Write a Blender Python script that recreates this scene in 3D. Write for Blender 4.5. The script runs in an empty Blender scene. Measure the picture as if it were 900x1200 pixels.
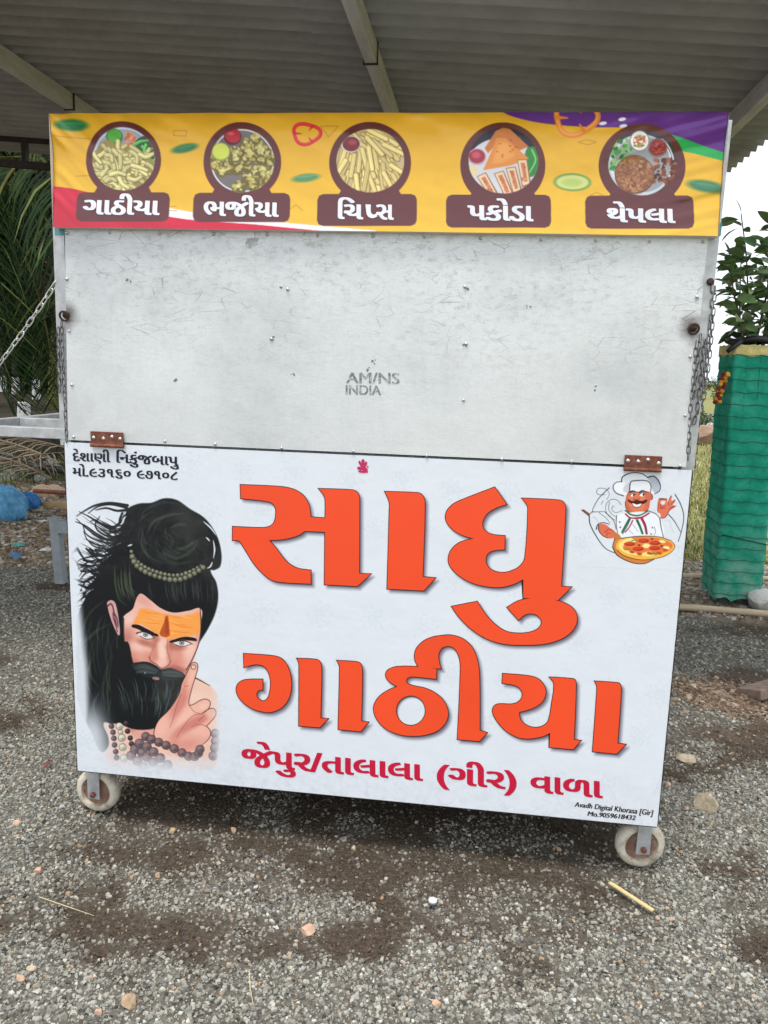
import bpy, bmesh, math, random
import numpy as np
from mathutils import Vector, Matrix, geometry

random.seed(7)
RNG = np.random.default_rng(7)
SC = bpy.context.scene
COL = SC.collection
rad = math.radians

# ------------------------------------------------------------------ camera
CF, CX, CY, CZ, YAW, PITCH, ROLL = 930.0, 0.33089, -2.26064, 1.49116, -0.1179, 0.1772, 0.0337
FW = np.array([-0.11575586, 0.97751939, -0.17622836])
FW /= np.linalg.norm(FW)
_r = np.cross(FW, [0, 0, 1]); _r /= np.linalg.norm(_r); _u = np.cross(_r, FW)
RT = math.cos(ROLL) * _r + math.sin(ROLL) * _u
UP = -math.sin(ROLL) * _r + math.cos(ROLL) * _u
CAMP = np.array([CX, CY, CZ])
cam = bpy.data.cameras.new('camera')
cam.sensor_fit = 'VERTICAL'; cam.sensor_height = 36.0
cam.lens = 36.0 * CF / 1200.0
cam.clip_start = 0.05; cam.clip_end = 2000
camo = bpy.data.objects.new('camera', cam); COL.objects.link(camo)
M = Matrix.Identity(4)
for i in range(3):
    M[i][0] = RT[i]; M[i][1] = UP[i]; M[i][2] = -FW[i]; M[i][3] = CAMP[i]
camo.matrix_world = M
SC.camera = camo

# ------------------------------------------------------------------ world, sun, exposure
SUN_EL, SUN_AZ = rad(72), rad(200)
w = bpy.data.worlds.new('World'); SC.world = w; w.use_nodes = True
nt = w.node_tree; nt.nodes.clear()
sky = nt.nodes.new('ShaderNodeTexSky'); sky.sky_type = 'NISHITA'; sky.sun_disc = False
sky.sun_elevation = SUN_EL; sky.sun_rotation = SUN_AZ
sky.air_density = 1.0; sky.dust_density = 4.0; sky.ozone_density = 1.0
mixs = nt.nodes.new('ShaderNodeMix'); mixs.data_type = 'RGBA'
mixs.inputs[0].default_value = 0.8
mixs.inputs[7].default_value = (9.6, 10.2, 10.8, 1)
bg = nt.nodes.new('ShaderNodeBackground'); bg.inputs[1].default_value = 0.088
wo = nt.nodes.new('ShaderNodeOutputWorld')
nt.links.new(sky.outputs[0], mixs.inputs[6]); nt.links.new(mixs.outputs[2], bg.inputs[0]); nt.links.new(bg.outputs[0], wo.inputs[0])
sun = bpy.data.lights.new('sun', 'SUN'); sun.energy = 1.5; sun.angle = rad(14); sun.color = (1.0, 0.97, 0.92)
suno = bpy.data.objects.new('sun', sun); COL.objects.link(suno)
_sd = Vector((math.sin(SUN_AZ) * math.cos(SUN_EL), math.cos(SUN_AZ) * math.cos(SUN_EL), math.sin(SUN_EL)))
suno.rotation_euler = _sd.to_track_quat('Z', 'Y').to_euler(); suno.location = (0, -5, 8)
SC.view_settings.view_transform = 'Standard'; SC.view_settings.look = 'None'
SC.view_settings.exposure = 0.78; SC.view_settings.gamma = 1; SC.view_settings.use_curve_mapping = False

# ------------------------------------------------------------------ photo pixel -> points on the real planes
def on_front(x, y, Y=0.0):
    x = np.asarray(x, float); y = np.asarray(y, float)
    d = FW * CF + RT * (x[..., None] - 450) - UP * (y[..., None] - 600)
    t = (Y - CAMP[1]) / d[..., 1]
    return CAMP + d * t[..., None]
def on_ground(x, y, Z=0.0):
    x = np.asarray(x, float); y = np.asarray(y, float)
    d = FW * CF + RT * (x[..., None] - 450) - UP * (y[..., None] - 600)
    t = (Z - CAMP[2]) / d[..., 2]
    return CAMP + d * t[..., None]
def to_px(P):
    d = np.asarray(P, float) - CAMP; z = d @ FW
    return 450 + CF * (d @ RT) / z, 600 - CF * (d @ UP) / z

# ------------------------------------------------------------------ object helpers
ORG = {}
def origin(o):
    return ORG.get(o.name, np.zeros(3)) if o is not None else np.zeros(3)
def mesh_obj(name, V, F, mat, parent=None, org=None, smooth=False, attrs=None, matidx=None):
    """V in world coordinates"""
    V = np.asarray(V, float).reshape(-1, 3)
    if org is None:
        org = origin(parent) if parent is not None else np.zeros(3)
    org = np.asarray(org, float)
    me = bpy.data.meshes.new(name)
    if isinstance(F, np.ndarray):
        n, k = F.shape
        me.vertices.add(len(V)); me.vertices.foreach_set('co', (V - org).ravel())
        me.loops.add(n * k); me.loops.foreach_set('vertex_index', F.ravel().astype(np.int32))
        me.polygons.add(n)
        me.polygons.foreach_set('loop_start', np.arange(0, n * k, k, dtype=np.int32))
        try: me.polygons.foreach_set('loop_total', np.full(n, k, dtype=np.int32))
        except Exception: pass
        me.update(calc_edges=True)
    else:
        me.from_pydata([tuple(v) for v in (V - org)], [], [tuple(int(i) for i in f) for f in F]); me.update()
    for m in (mat if isinstance(mat, (list, tuple)) else [mat]):
        me.materials.append(m)
    if matidx is not None:
        me.polygons.foreach_set('material_index', np.asarray(matidx, dtype=np.int32))
    if attrs:
        for an, av in attrs.items():
            av = np.asarray(av, float)
            if av.ndim == 2:
                a = me.attributes.new(an, 'FLOAT_COLOR', 'POINT')
                if av.shape[1] == 3: av = np.concatenate([av, np.ones((len(av), 1))], 1)
                a.data.foreach_set('color', av.ravel().astype(np.float32))
            else:
                a = me.attributes.new(an, 'FLOAT', 'POINT'); a.data.foreach_set('value', av.astype(np.float32))
    me.polygons.foreach_set('use_smooth', np.full(len(me.polygons), smooth, dtype=bool))
    me.validate()
    o = bpy.data.objects.new(name, me); COL.objects.link(o)
    o.location = org - (origin(parent) if parent is not None else 0)
    if parent is not None: o.parent = parent
    ORG[o.name] = org
    return o
def tag(o, label=None, cat=None, group=None, kind=None):
    if label: o['label'] = label
    if cat: o['category'] = cat
    if group: o['group'] = group
    if kind: o['kind'] = kind
    return o
def thing(name, label, cat, loc, group=None):
    o = bpy.data.objects.new(name, None); COL.objects.link(o); o.location = loc
    o.empty_display_size = 0.1
    ORG[o.name] = np.asarray(loc, float)
    return tag(o, label, cat, group)

class MB:
    """collects simple solids into one mesh"""
    def __init__(s): s.V = []; s.F = []; s.mi = []
    def add(s, V, F, mi=0):
        b = sum(len(v) for v in s.V); s.V.append(np.asarray(V, float).reshape(-1, 3))
        for f in F: s.F.append([i + b for i in f]); s.mi.append(mi)
        return s
    def box(s, a, b, mi=0, R=None, c=None):
        x0, y0, z0 = a; x1, y1, z1 = b
        V = np.array([(x0, y0, z0), (x1, y0, z0), (x1, y1, z0), (x0, y1, z0), (x0, y0, z1), (x1, y0, z1), (x1, y1, z1), (x0, y1, z1)], float)
        if R is not None: V = (V - c) @ np.asarray(R).T + c
        return s.add(V, [(0, 3, 2, 1), (4, 5, 6, 7), (0, 1, 5, 4), (1, 2, 6, 5), (2, 3, 7, 6), (3, 0, 4, 7)], mi)
    def bbox(s, a, b, bev=0.003, mi=0):
        """box with chamfered edges"""
        bm = bmesh.new(); bmesh.ops.create_cube(bm, size=1)
        a = np.array(a, float); b = np.array(b, float)
        for v in bm.verts: v.co = Vector((a + b) / 2 + np.array(v.co) * (b - a))
        bmesh.ops.bevel(bm, geom=list(bm.edges), offset=bev, segments=2, affect='EDGES', profile=0.5)
        return s.frombm(bm, mi)
    def frombm(s, bm, mi=0):
        bm.verts.index_update()
        s.add([v.co[:] for v in bm.verts], [[v.index for v in f.verts] for f in bm.faces], mi); bm.free(); return s
    def tube(s, pts, r, n=8, mi=0, caps=True, squash=None):
        pts = np.asarray(pts, float); r = np.broadcast_to(np.asarray(r, float), (len(pts),))
        T = np.gradient(pts, axis=0); T /= np.linalg.norm(T, axis=1)[:, None] + 1e-12
        ref = np.array([0, 0, 1.0]) if abs(T[0][2]) < 0.9 else np.array([1.0, 0, 0])
        V = []; a = np.linspace(0, 2 * np.pi, n, endpoint=False)
        N = np.cross(T[0], ref); N /= np.linalg.norm(N)
        for i in range(len(pts)):
            N = N - T[i] * (N @ T[i]); N /= np.linalg.norm(N); B = np.cross(T[i], N)
            V.append(pts[i] + r[i] * (np.cos(a)[:, None] * N + np.sin(a)[:, None] * B * (squash or 1)))
        V = np.concatenate(V); F = []
        for i in range(len(pts) - 1):
            for j in range(n):
                k = (j + 1) % n; F.append((i * n + j, i * n + k, (i + 1) * n + k, (i + 1) * n + j))
        if caps: F.append(list(range(n))[::-1]); F.append([(len(pts) - 1) * n + j for j in range(n)])
        return s.add(V, F, mi)
    def lathe(s, prof, c, axis='z', n=24, mi=0):
        """prof: (radius, height) pairs"""
        V = []; F = []; a = np.linspace(0, 2 * np.pi, n, endpoint=False)
        for (r, h) in prof:
            p = np.stack([r * np.cos(a), r * np.sin(a), np.full(n, h)], 1)
            if axis == 'y': p = p[:, [0, 2, 1]]
            if axis == 'x': p = p[:, [2, 0, 1]]
            V.append(p + np.asarray(c, float))
        m = len(prof)
        for i in range(m - 1):
            for j in range(n):
                k = (j + 1) % n; q = (i * n + j, i * n + k, (i + 1) * n + k, (i + 1) * n + j)
                F.append(q[::-1] if axis == 'y' else q)
        return s.add(np.concatenate(V), F, mi)
    def obj(s, name, mat, parent=None, org=None, smooth=False, attrs=None):
        return mesh_obj(name, np.concatenate(s.V), s.F, mat, parent, org, smooth, attrs, s.mi if isinstance(mat, (list, tuple)) else None)

# ------------------------------------------------------------------ materials
def lin(c):
    c = np.asarray(c, float) / 255.0
    return np.where(c <= 0.04045, c / 12.92, ((c + 0.055) / 1.055) ** 2.4)
class Mat:
    def __init__(s, name, col=(0.5, 0.5, 0.5), rough=0.6, metal=0.0, spec=0.5):
        s.m = bpy.data.materials.new(name); s.m.use_nodes = True; s.nt = s.m.node_tree
        s.b = s.nt.nodes['Principled BSDF']
        s.b.inputs['Base Color'].default_value = (*col, 1); s.b.inputs['Roughness'].default_value = rough
        s.b.inputs['Metallic'].default_value = metal; s.b.inputs['Specular IOR Level'].default_value = spec
        s._tc = None
    def n(s, t, **kw):
        nd = s.nt.nodes.new(t)
        for k, v in kw.items(): setattr(nd, k, v)
        return nd
    def l(s, a, b): s.nt.links.new(a, b)
    def coord(s, scale=None, kind='Object'):
        if s._tc is None: s._tc = s.n('ShaderNodeTexCoord')
        o = s._tc.outputs[kind]
        if scale is None: return o
        mp = s.n('ShaderNodeMapping'); s.l(o, mp.inputs[0]); mp.inputs['Scale'].default_value = scale; return mp.outputs[0]
    def noise(s, sc, detail=4, rough=0.55, vec=None, dist=0.0):
        nd = s.n('ShaderNodeTexNoise'); nd.inputs['Scale'].default_value = sc; nd.inputs['Detail'].default_value = detail
        nd.inputs['Roughness'].default_value = rough; nd.inputs['Distortion'].default_value = dist
        s.l(vec if vec is not None else s.coord(), nd.inputs['Vector']); return nd.outputs['Fac']
    def ramp(s, src, stops):
        nd = s.n('ShaderNodeValToRGB'); e = nd.color_ramp.elements
        while len(e) < len(stops): e.new(0.5)
        for i, (p, c) in enumerate(stops):
            e[i].position = p; e[i].color = (*c, 1) if len(c) == 3 else c
        s.l(src, nd.inputs[0]); return nd.outputs[0]
    def mix(s, fac, a, b, mode='MIX'):
        nd = s.n('ShaderNodeMix'); nd.data_type = 'RGBA'; nd.blend_type = mode
        for v, i in ((fac, 0), (a, 6), (b, 7)):
            if isinstance(v, (int, float)): nd.inputs[i].default_value = v
            elif isinstance(v, tuple): nd.inputs[i].default_value = (*v, 1) if len(v) == 3 else v
            else: s.l(v, nd.inputs[i])
        return nd.outputs[2]
    def math(s, op, a, b=0.0):
        nd = s.n('ShaderNodeMath'); nd.operation = op
        for v, i in ((a, 0), (b, 1)):
            if isinstance(v, (int, float)): nd.inputs[i].default_value = v
            else: s.l(v, nd.inputs[i])
        return nd.outputs[0]
    def attr(s, name, out='Color'):
        nd = s.n('ShaderNodeAttribute'); nd.attribute_name = name; return nd.outputs[out]
    def col(s, src): s.l(src, s.b.inputs['Base Color']); return s
    def rough(s, src): s.l(src, s.b.inputs['Roughness']); return s
    def bump(s, src, strength=0.3, dist=0.005):
        nd = s.n('ShaderNodeBump'); nd.inputs['Strength'].default_value = strength; nd.inputs['Distance'].default_value = dist
        s.l(src, nd.inputs['Height']); s.l(nd.outputs[0], s.b.inputs['Normal']); return s
    def __call__(s): return s.m
def plain(name, col, rough=0.6, metal=0.0, var=0.25, sc=20, bump=0.0):
    m = Mat(name, col, rough, metal)
    f = m.noise(sc, 5)
    lo = tuple(c * (1 - var) for c in col); hi = tuple(min(1, c * (1 + var)) for c in col)
    m.col(m.ramp(f, [(0.3, lo), (0.7, hi)]))
    if bump: m.bump(f, bump, 0.01)
    return m()

# ------------------------------------------------------------------ flat print raster (vertex colours of printed sheets)
def spline(pts, closed=True, n=6):
    """(x,y) corner, (x,y,1) smooth point"""
    P = [np.array(p[:2], float) for p in pts]; S = [len(p) > 2 for p in pts]; out = []
    N = len(P); rng = range(N if closed else N - 1)
    for i in rng:
        j = (i + 1) % N; a, b = P[i], P[j]
        if not S[i] and not S[j]:
            out.append(a); continue
        pa = P[(i - 1) % N] if (closed or i > 0) else a
        pb = P[(j + 1) % N] if (closed or j + 1 < N) else b
        ch = np.linalg.norm(b - a) + 1e-9
        def tan(p, q):
            t = q - p; return t / (np.linalg.norm(t) + 1e-9) * ch
        ta = tan(pa, b) if S[i] else (b - a) * 0.6
        tb = tan(a, pb) if S[j] else (b - a) * 0.6
        for k in range(n):
            t = k / n
            out.append((2*t**3-3*t*t+1)*a + (t**3-2*t*t+t)*ta + (-2*t**3+3*t*t)*b + (t**3-t*t)*tb)
    if not closed: out.append(P[-1])
    return np.array(out)
def sm(pts): return spline([(p[0], p[1], 1) for p in pts])
def smo(pts, n=6): return spline([(p[0], p[1], 1) for p in pts], closed=False, n=n)
def seg_dist(X, Y, P, closed):
    d2 = np.full(X.shape, 1e18); tt = np.zeros(X.shape); N = len(P)
    L = np.concatenate([[0], np.cumsum(np.linalg.norm(np.diff(P, axis=0), axis=1))]); tot = L[-1] + 1e-9
    for i in range(N if closed else N - 1):
        a = P[i]; b = P[(i + 1) % N]; e = b - a; l2 = e @ e + 1e-12
        t = np.clip(((X - a[0]) * e[0] + (Y - a[1]) * e[1]) / l2, 0, 1)
        q = (X - a[0] - t * e[0]) ** 2 + (Y - a[1] - t * e[1]) ** 2
        m = q < d2; d2 = np.where(m, q, d2)
        if not closed: tt = np.where(m, (L[i] + t * np.sqrt(l2)) / tot, tt)
    return np.sqrt(d2), tt
def inside(X, Y, P):
    c = np.zeros(X.shape, bool); N = len(P)
    for i in range(N):
        x0, y0 = P[i]; x1, y1 = P[(i + 1) % N]
        if y0 == y1: continue
        m = (y0 > Y) != (y1 > Y)
        c ^= m & (X < (x1 - x0) * (Y - y0) / (y1 - y0) + x0)
    return c
class Canvas:
    """colours (photo sRGB 0-255) at grid points that lie at photo pixels X, Y"""
    def __init__(s, X, Y, base): s.X = X; s.Y = Y; s.C = np.array(np.broadcast_to(np.asarray(base, float), X.shape + (3,)))
    def win(s, x0, y0, x1, y1):
        # rectangular index window holding the bbox
        m = (s.X >= x0) & (s.X <= x1) & (s.Y >= y0) & (s.Y <= y1)
        r = np.where(m.any(1))[0]; c = np.where(m.any(0))[0]
        if len(r) == 0 or len(c) == 0: return None
        return slice(r[0], r[-1] + 1), slice(c[0], c[-1] + 1)
    def blend(s, w, a, col):
        a = a[..., None]; s.C[w] = s.C[w] * (1 - a) + np.asarray(col, float) * a
    def poly(s, P, col, soft=0.9, alpha=1.0, clip=None):
        P = np.asarray(P, float)[:, :2]; mg = soft + 1
        w = s.win(P[:, 0].min() - mg, P[:, 1].min() - mg, P[:, 0].max() + mg, P[:, 1].max() + mg)
        if w is None: return
        X, Y = s.X[w], s.Y[w]; d, _ = seg_dist(X, Y, P, True); d = np.where(inside(X, Y, P), -d, d)
        a = np.clip(0.5 - d / soft, 0, 1); a = a * a * (3 - 2 * a) * alpha
        if clip is not None: a = a * clip[w]
        s.blend(w, a, col)
    def stroke(s, P, w0, col, w1=None, wm=None, soft=0.7, alpha=1.0, clip=None):
        """half widths w0 -> w1 along the line (wm in the middle)"""
        P = np.asarray(P, float); w1 = w0 if w1 is None else w1; mg = max(w0, w1, wm or 0) + soft + 1
        w = s.win(P[:, 0].min() - mg, P[:, 1].min() - mg, P[:, 0].max() + mg, P[:, 1].max() + mg)
        if w is None: return
        X, Y = s.X[w], s.Y[w]; d, t = seg_dist(X, Y, P, False)
        ww = w0 + (w1 - w0) * t
        if wm is not None: ww = ww + (wm - (w0 + w1) / 2) * 4 * t * (1 - t)
        a = np.clip(0.5 - (d - ww) / soft, 0, 1) * alpha
        if clip is not None: a = a * clip[w]
        s.blend(w, a, col)
    def ell(s, c, rx, ry, col, rot=0, soft=0.9, alpha=1.0, clip=None):
        R = max(rx, ry) + soft + 1; w = s.win(c[0] - R, c[1] - R, c[0] + R, c[1] + R)
        if w is None: return
        X = s.X[w] - c[0]; Y = s.Y[w] - c[1]; cs, sn = math.cos(rot), math.sin(rot)
        q = np.sqrt(((X * cs + Y * sn) / rx) ** 2 + ((-X * sn + Y * cs) / ry) ** 2)
        a = np.clip(0.5 - (q - 1) * min(rx, ry) / soft, 0, 1); a = a * a * (3 - 2 * a) * alpha
        if clip is not None: a = a * clip[w]
        s.blend(w, a, col)
    def mask_ell(s, c, rx, ry, soft=1.0):
        q = np.sqrt(((s.X - c[0]) / rx) ** 2 + ((s.Y - c[1]) / ry) ** 2)
        return np.clip(0.5 - (q - 1) * min(rx, ry) / soft, 0, 1)
def vnoise(x, y, seed=0):
    """smooth value noise"""
    xi = np.floor(x).astype(np.int64); yi = np.floor(y).astype(np.int64); fx = x - xi; fy = y - yi
    fx = fx * fx * (3 - 2 * fx); fy = fy * fy * (3 - 2 * fy)
    def h(a, b):
        n = (a * 374761393 + b * 668265263 + seed * 974634777) & 0x7fffffff
        n = ((n ^ (n >> 13)) * 1274126177) & 0x7fffffff
        return ((n ^ (n >> 16)) & 0xffff) / 65535.0
    return (h(xi, yi) * (1 - fx) + h(xi + 1, yi) * fx) * (1 - fy) + (h(xi, yi + 1) * (1 - fx) + h(xi + 1, yi + 1) * fx) * fy
def fbm(x, y, oct=4, seed=0):
    s = 0; a = 0.5; t = 0
    for o in range(oct):
        s = s + a * vnoise(x * 2 ** o + 17 * o, y * 2 ** o + 5 * o, seed + o); t += a; a *= 0.55
    return s / t
def grid_px(quad, nx, ny):
    """bilinear grid over a photo-pixel quad TL,TR,BR,BL; rows go downwards"""
    q = np.array(quad, float); s, t = np.meshgrid(np.linspace(0, 1, nx), np.linspace(0, 1, ny))
    P = (q[0] * ((1 - s) * (1 - t))[..., None] + q[1] * (s * (1 - t))[..., None] + q[2] * (s * t)[..., None] + q[3] * ((1 - s) * t)[..., None])
    return P[..., 0], P[..., 1]
def grid_faces(nx, ny):
    i = np.arange(nx * ny).reshape(ny, nx)
    return np.stack([i[:-1, :-1], i[1:, :-1], i[1:, 1:], i[:-1, 1:]], -1).reshape(-1, 4)
def print_obj(name, cv, mat, parent, Yp, disp=None):
    P = on_front(cv.X, cv.Y, Yp).reshape(-1, 3)
    if disp is not None: P[:, 1] += disp(P[:, 0], P[:, 2])
    ny, nx = cv.X.shape
    return mesh_obj(name, P, grid_faces(nx, ny), mat, parent, smooth=True, attrs={'print': lin(np.clip(cv.C.reshape(-1, 3), 0, 255))})
def fill_px(polys, Yp, disp=None):
    """polys: list of [outer, hole...] in photo px -> verts, tris on the plane"""
    V = []; F = []
    for loops in polys:
        pl = [np.array(l)[:, :2] for l in loops]
        tri = geometry.tessellate_polygon([[Vector((p[0], -p[1], 0)) for p in l] for l in pl])
        allp = np.concatenate(pl); b = len(V)
        W = on_front(allp[:, 0], allp[:, 1], Yp)
        V.extend(W.tolist())
        for t in tri:
            a, bb, c = [allp[i] for i in t]
            cr = (bb[0]-a[0])*(c[1]-a[1]) - (bb[1]-a[1])*(c[0]-a[0])
            F.append([b + t[0], b + t[1], b + t[2]] if cr < 0 else [b + t[0], b + t[2], b + t[1]])
    V = np.array(V)
    if disp is not None: V[:, 1] += disp(V[:, 0], V[:, 2])
    return V, F
def grow(P, d):
    """offset a closed polygon outwards by d px"""
    P = np.asarray(P, float)[:, :2]
    keep = np.linalg.norm(P - np.roll(P, 1, 0), axis=1) > 1e-3; P = P[keep]
    A = 0.5 * np.sum(P[:, 0] * np.roll(P[:, 1], -1) - np.roll(P[:, 0], -1) * P[:, 1]); s = 1 if A > 0 else -1
    e0 = P - np.roll(P, 1, 0); e1 = np.roll(P, -1, 0) - P
    n0 = np.stack([e0[:, 1], -e0[:, 0]], 1); n0 /= np.linalg.norm(n0, axis=1)[:, None]
    n1 = np.stack([e1[:, 1], -e1[:, 0]], 1); n1 /= np.linalg.norm(n1, axis=1)[:, None]
    b = n0 + n1; b /= np.linalg.norm(b, axis=1)[:, None] + 1e-9
    k = 1 / np.clip((b * n0).sum(1), 0.45, 1)
    return P + s * d * b * k[:, None]

# text through Blender's own font, no file is loaded
_tc = {}
def text_raw(word):
    if word in _tc: return _tc[word]
    c = bpy.data.curves.new('t', 'FONT'); c.body = word; c.resolution_u = 5
    o = bpy.data.objects.new('t', c); COL.objects.link(o)
    dg = bpy.context.evaluated_depsgraph_get(); me = bpy.data.meshes.new_from_object(o.evaluated_get(dg))
    V = np.array([v.co[:] for v in me.vertices]); F = [list(p.vertices) for p in me.polygons]
    bpy.data.objects.remove(o); bpy.data.curves.remove(c); bpy.data.meshes.remove(me)
    _tc[word] = (V, F); return V, F
def text_px(word, bl, br, tl, tr, Yp, bold=0.0, copies=3, ref='પ', disp=None, shear=0.0, vb=0.0):
    """baseline bl->br, letter tops tl->tr, all in photo px; thickened by stacking shifted copies"""
    V, F = text_raw(word); T = text_raw(ref)[0][:, 1].max() if ref else V[:, 1].max()
    x0, x1 = V[:, 0].min(), V[:, 0].max(); AV = []; AF = []
    bl, br, tl, tr = [np.array(p, float) for p in (bl, br, tl, tr)]
    offs = [(0.0, 0.0)]
    if bold: offs = [(a, b) for a in np.linspace(-bold, bold, copies) for b in ((-vb, vb) if vb else (0.0,))]
    for ci, (ox, oy) in enumerate(offs):
        s = (V[:, 0] + ox - x0 + bold + shear * V[:, 1]) / (x1 - x0 + 2 * bold); t = (V[:, 1] + oy) / T
        P = (bl * ((1 - s) * (1 - t))[:, None] + br * (s * (1 - t))[:, None] + tl * ((1 - s) * t)[:, None] + tr * (s * t)[:, None])
        W = on_front(P[:, 0], P[:, 1], Yp - 0.00005 * ci)
        if disp is not None: W[:, 1] += disp(W[:, 0], W[:, 2])
        b = sum(len(v) for v in AV); AV.append(W)
        for f in F: AF.append([i + b for i in f])
    return np.concatenate(AV), AF

# ================================================================== THE SETTING: ground
def soil_shade_map(x, y):
    """0 = clean grey gravel, 1 = bare brown soil, which also darkens the shade under the cart"""
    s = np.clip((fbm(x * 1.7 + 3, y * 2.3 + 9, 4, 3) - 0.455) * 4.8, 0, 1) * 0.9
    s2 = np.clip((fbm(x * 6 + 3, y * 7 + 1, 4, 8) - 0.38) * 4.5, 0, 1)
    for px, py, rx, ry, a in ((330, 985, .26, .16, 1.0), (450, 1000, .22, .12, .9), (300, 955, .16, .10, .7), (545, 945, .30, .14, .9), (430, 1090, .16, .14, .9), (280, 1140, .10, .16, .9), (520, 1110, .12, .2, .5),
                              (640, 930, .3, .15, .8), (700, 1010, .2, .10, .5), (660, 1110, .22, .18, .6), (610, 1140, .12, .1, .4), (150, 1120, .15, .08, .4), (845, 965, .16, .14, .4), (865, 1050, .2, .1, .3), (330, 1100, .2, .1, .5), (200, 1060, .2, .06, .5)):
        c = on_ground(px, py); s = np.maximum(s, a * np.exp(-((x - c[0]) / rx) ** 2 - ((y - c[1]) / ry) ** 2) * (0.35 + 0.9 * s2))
    under = np.exp(-np.clip(np.abs(x) - 0.75, 0, None) ** 2 / 0.03) * np.exp(-np.clip(np.abs(y - 0.45) - 0.55, 0, None) ** 2 / 0.02)  # soil spread under the cart, also painting its shadow darker
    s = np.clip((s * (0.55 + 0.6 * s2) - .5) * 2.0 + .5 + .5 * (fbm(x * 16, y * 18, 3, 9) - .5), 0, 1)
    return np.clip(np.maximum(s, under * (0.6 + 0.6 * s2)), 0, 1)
def edge_y(x):
    """where the gravel yard ends"""
    return 3.05 + 0.10 * np.sin(x * 2.1) + np.where(x > 0, -0.1, 0.05)
def build_ground():
    m = Mat('earth', rough=0.95, spec=0.2)
    pos = m.coord()
    f = m.noise(1.3, 8, 0.7); f2 = m.noise(26, 6, 0.7)
    brown = m.ramp(f, [(0.3, (.085, .062, .044)), (0.55, (.15, .115, .085)), (0.75, (.22, .18, .14))])
    grass = m.ramp(f2, [(0.3, (.10, .12, .035)), (0.5, (.22, .22, .075)), (0.7, (.36, .32, .17))])
    sx = m.n('ShaderNodeSeparateXYZ'); m.l(pos, sx.inputs[0])
    g = m.math('GREATER_THAN', m.math('ADD', sx.outputs[0], m.math('MULTIPLY', f, 0.8)), 0.9)
    dark = m.ramp(f2, [(0.3, (.022, .018, .012)), (0.7, (.06, .046, .03))])
    far = m.math('GREATER_THAN', m.math('ADD', sx.outputs[1], m.math('MULTIPLY', f, 2.0)), 7.4)
    lef = m.mix(far, brown, dark)
    m.col(m.mix(g, lef, grass)); m.bump(f2, 0.5, 0.03)
    s = 400
    xs = np.array([-s, -60, -20, -8, -5.2, 5.2, 8, 20, 60, s]); ys = np.array([-s, -60, -10, -3.2, 6.7, 12, 30, 90, s])
    X, Y = np.meshgrid(xs, ys); Z = np.full(X.shape, -0.035)
    inn = (np.abs(X) < 5.5) & (Y > -4) & (Y < 7); Z = np.where(inn, -0.06, Z)
    o = mesh_obj('ground', np.stack([X, Y, Z], -1).reshape(-1, 3), grid_faces(len(xs), len(ys))[:, ::-1], m(), org=(0, 0, -0.035)); tag(o, kind='structure')

    # the yard: gravel near, rubble earth beyond, with relief of its own
    nx, ny = 430, 400
    X, Y = np.meshgrid(np.linspace(-5.3, 5.3, nx), np.linspace(-3.2, 6.8, ny))
    so = soil_shade_map(X, Y)
    e = (Y - edge_y(X)) + 0.25 * (fbm(X * 3, Y * 3, 3, 5) - 0.5)
    rub = np.clip(e / 0.12 + 0.5, 0, 1)
    brownp = np.zeros_like(X)
    for px, py, rx, ry, a in ((850, 815, .28, .15, 1.0), (855, 855, .28, .10, .75), (880, 790, .2, .08, .6), (825, 880, .08, .08, .3), (900, 835, .25, .2, .8)):
        c = on_ground(px, py); brownp = np.maximum(brownp, a * np.exp(-((X - c[0]) / rx) ** 2 - ((Y - c[1]) / ry) ** 2))
    gr = np.clip((Y - 4.25) / 0.35 + 1.5 * (fbm(X * 2.5, Y * 2.5, 3, 12) - 0.5), 0, 1) * (X > 0.2)
    Z = 0.012 * (fbm(X * 3, Y * 3, 4, 21) - 0.5) + 0.008 * (fbm(X * 22, Y * 22, 2, 22) - 0.5) - 0.006 * so
    Z = Z + rub * (0.05 * fbm(X * 2, Y * 2, 3, 31) + 0.05 * (fbm(X * 9, Y * 9, 3, 32) - 0.4)) * np.where(X < 0, 1.4, 0.6)
    Z = Z + 0.03 * brownp * fbm(X * 14, Y * 14, 3, 33)
    Z -= 0.012
    m = Mat('gravel_yard', rough=0.95, spec=0.2)
    v = m.n('ShaderNodeTexVoronoi'); v.inputs['Scale'].default_value = 95; m.l(m.coord(), v.inputs['Vector'])
    v2 = m.n('ShaderNodeTexVoronoi'); v2.inputs['Scale'].default_value = 210; m.l(m.coord(), v2.inputs['Vector'])
    cell = m.ramp(m.n('ShaderNodeSeparateColor').outputs[0], [(0, (.1, .1, .1)), (1, (.3, .3, .3))])
    sep = cell.node.inputs[0].links[0].from_node; m.l(v.outputs['Color'], sep.inputs[0])
    er = cell.node.color_ramp.elements
    for p, c in ((0.0, (.07, .064, .053)), (0.35, (.145, .132, .104)), (0.7, (.215, .20, .162)), (0.92, (.31, .295, .25)), (1.0, (.36, .29, .2))):
        if p in (0.0, 1.0): er[0 if p == 0 else len(er) - 1].color = (*c, 1)
        else: er.new(p).color = (*c, 1)
    n1 = m.noise(6, 6, 0.65); n3 = m.noise(60, 5, 0.7)
    grav = m.mix(0.45, cell, m.ramp(n3, [(0.3, (.055, .049, .040)), (0.7, (.19, .18, .155))]))
    grav = m.mix(m.math('MULTIPLY', n1, 0.5), grav, (.165, .150, .12))
    n4 = m.noise(260, 4, .8)
    soil = m.ramp(m.math('ADD', m.math('MULTIPLY', n3, .5), m.math('MULTIPLY', n4, .5)), [(0.36, (.034, .025, .017)), (0.5, (.080, .060, .043)), (0.64, (.17, .14, .105))])
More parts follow.
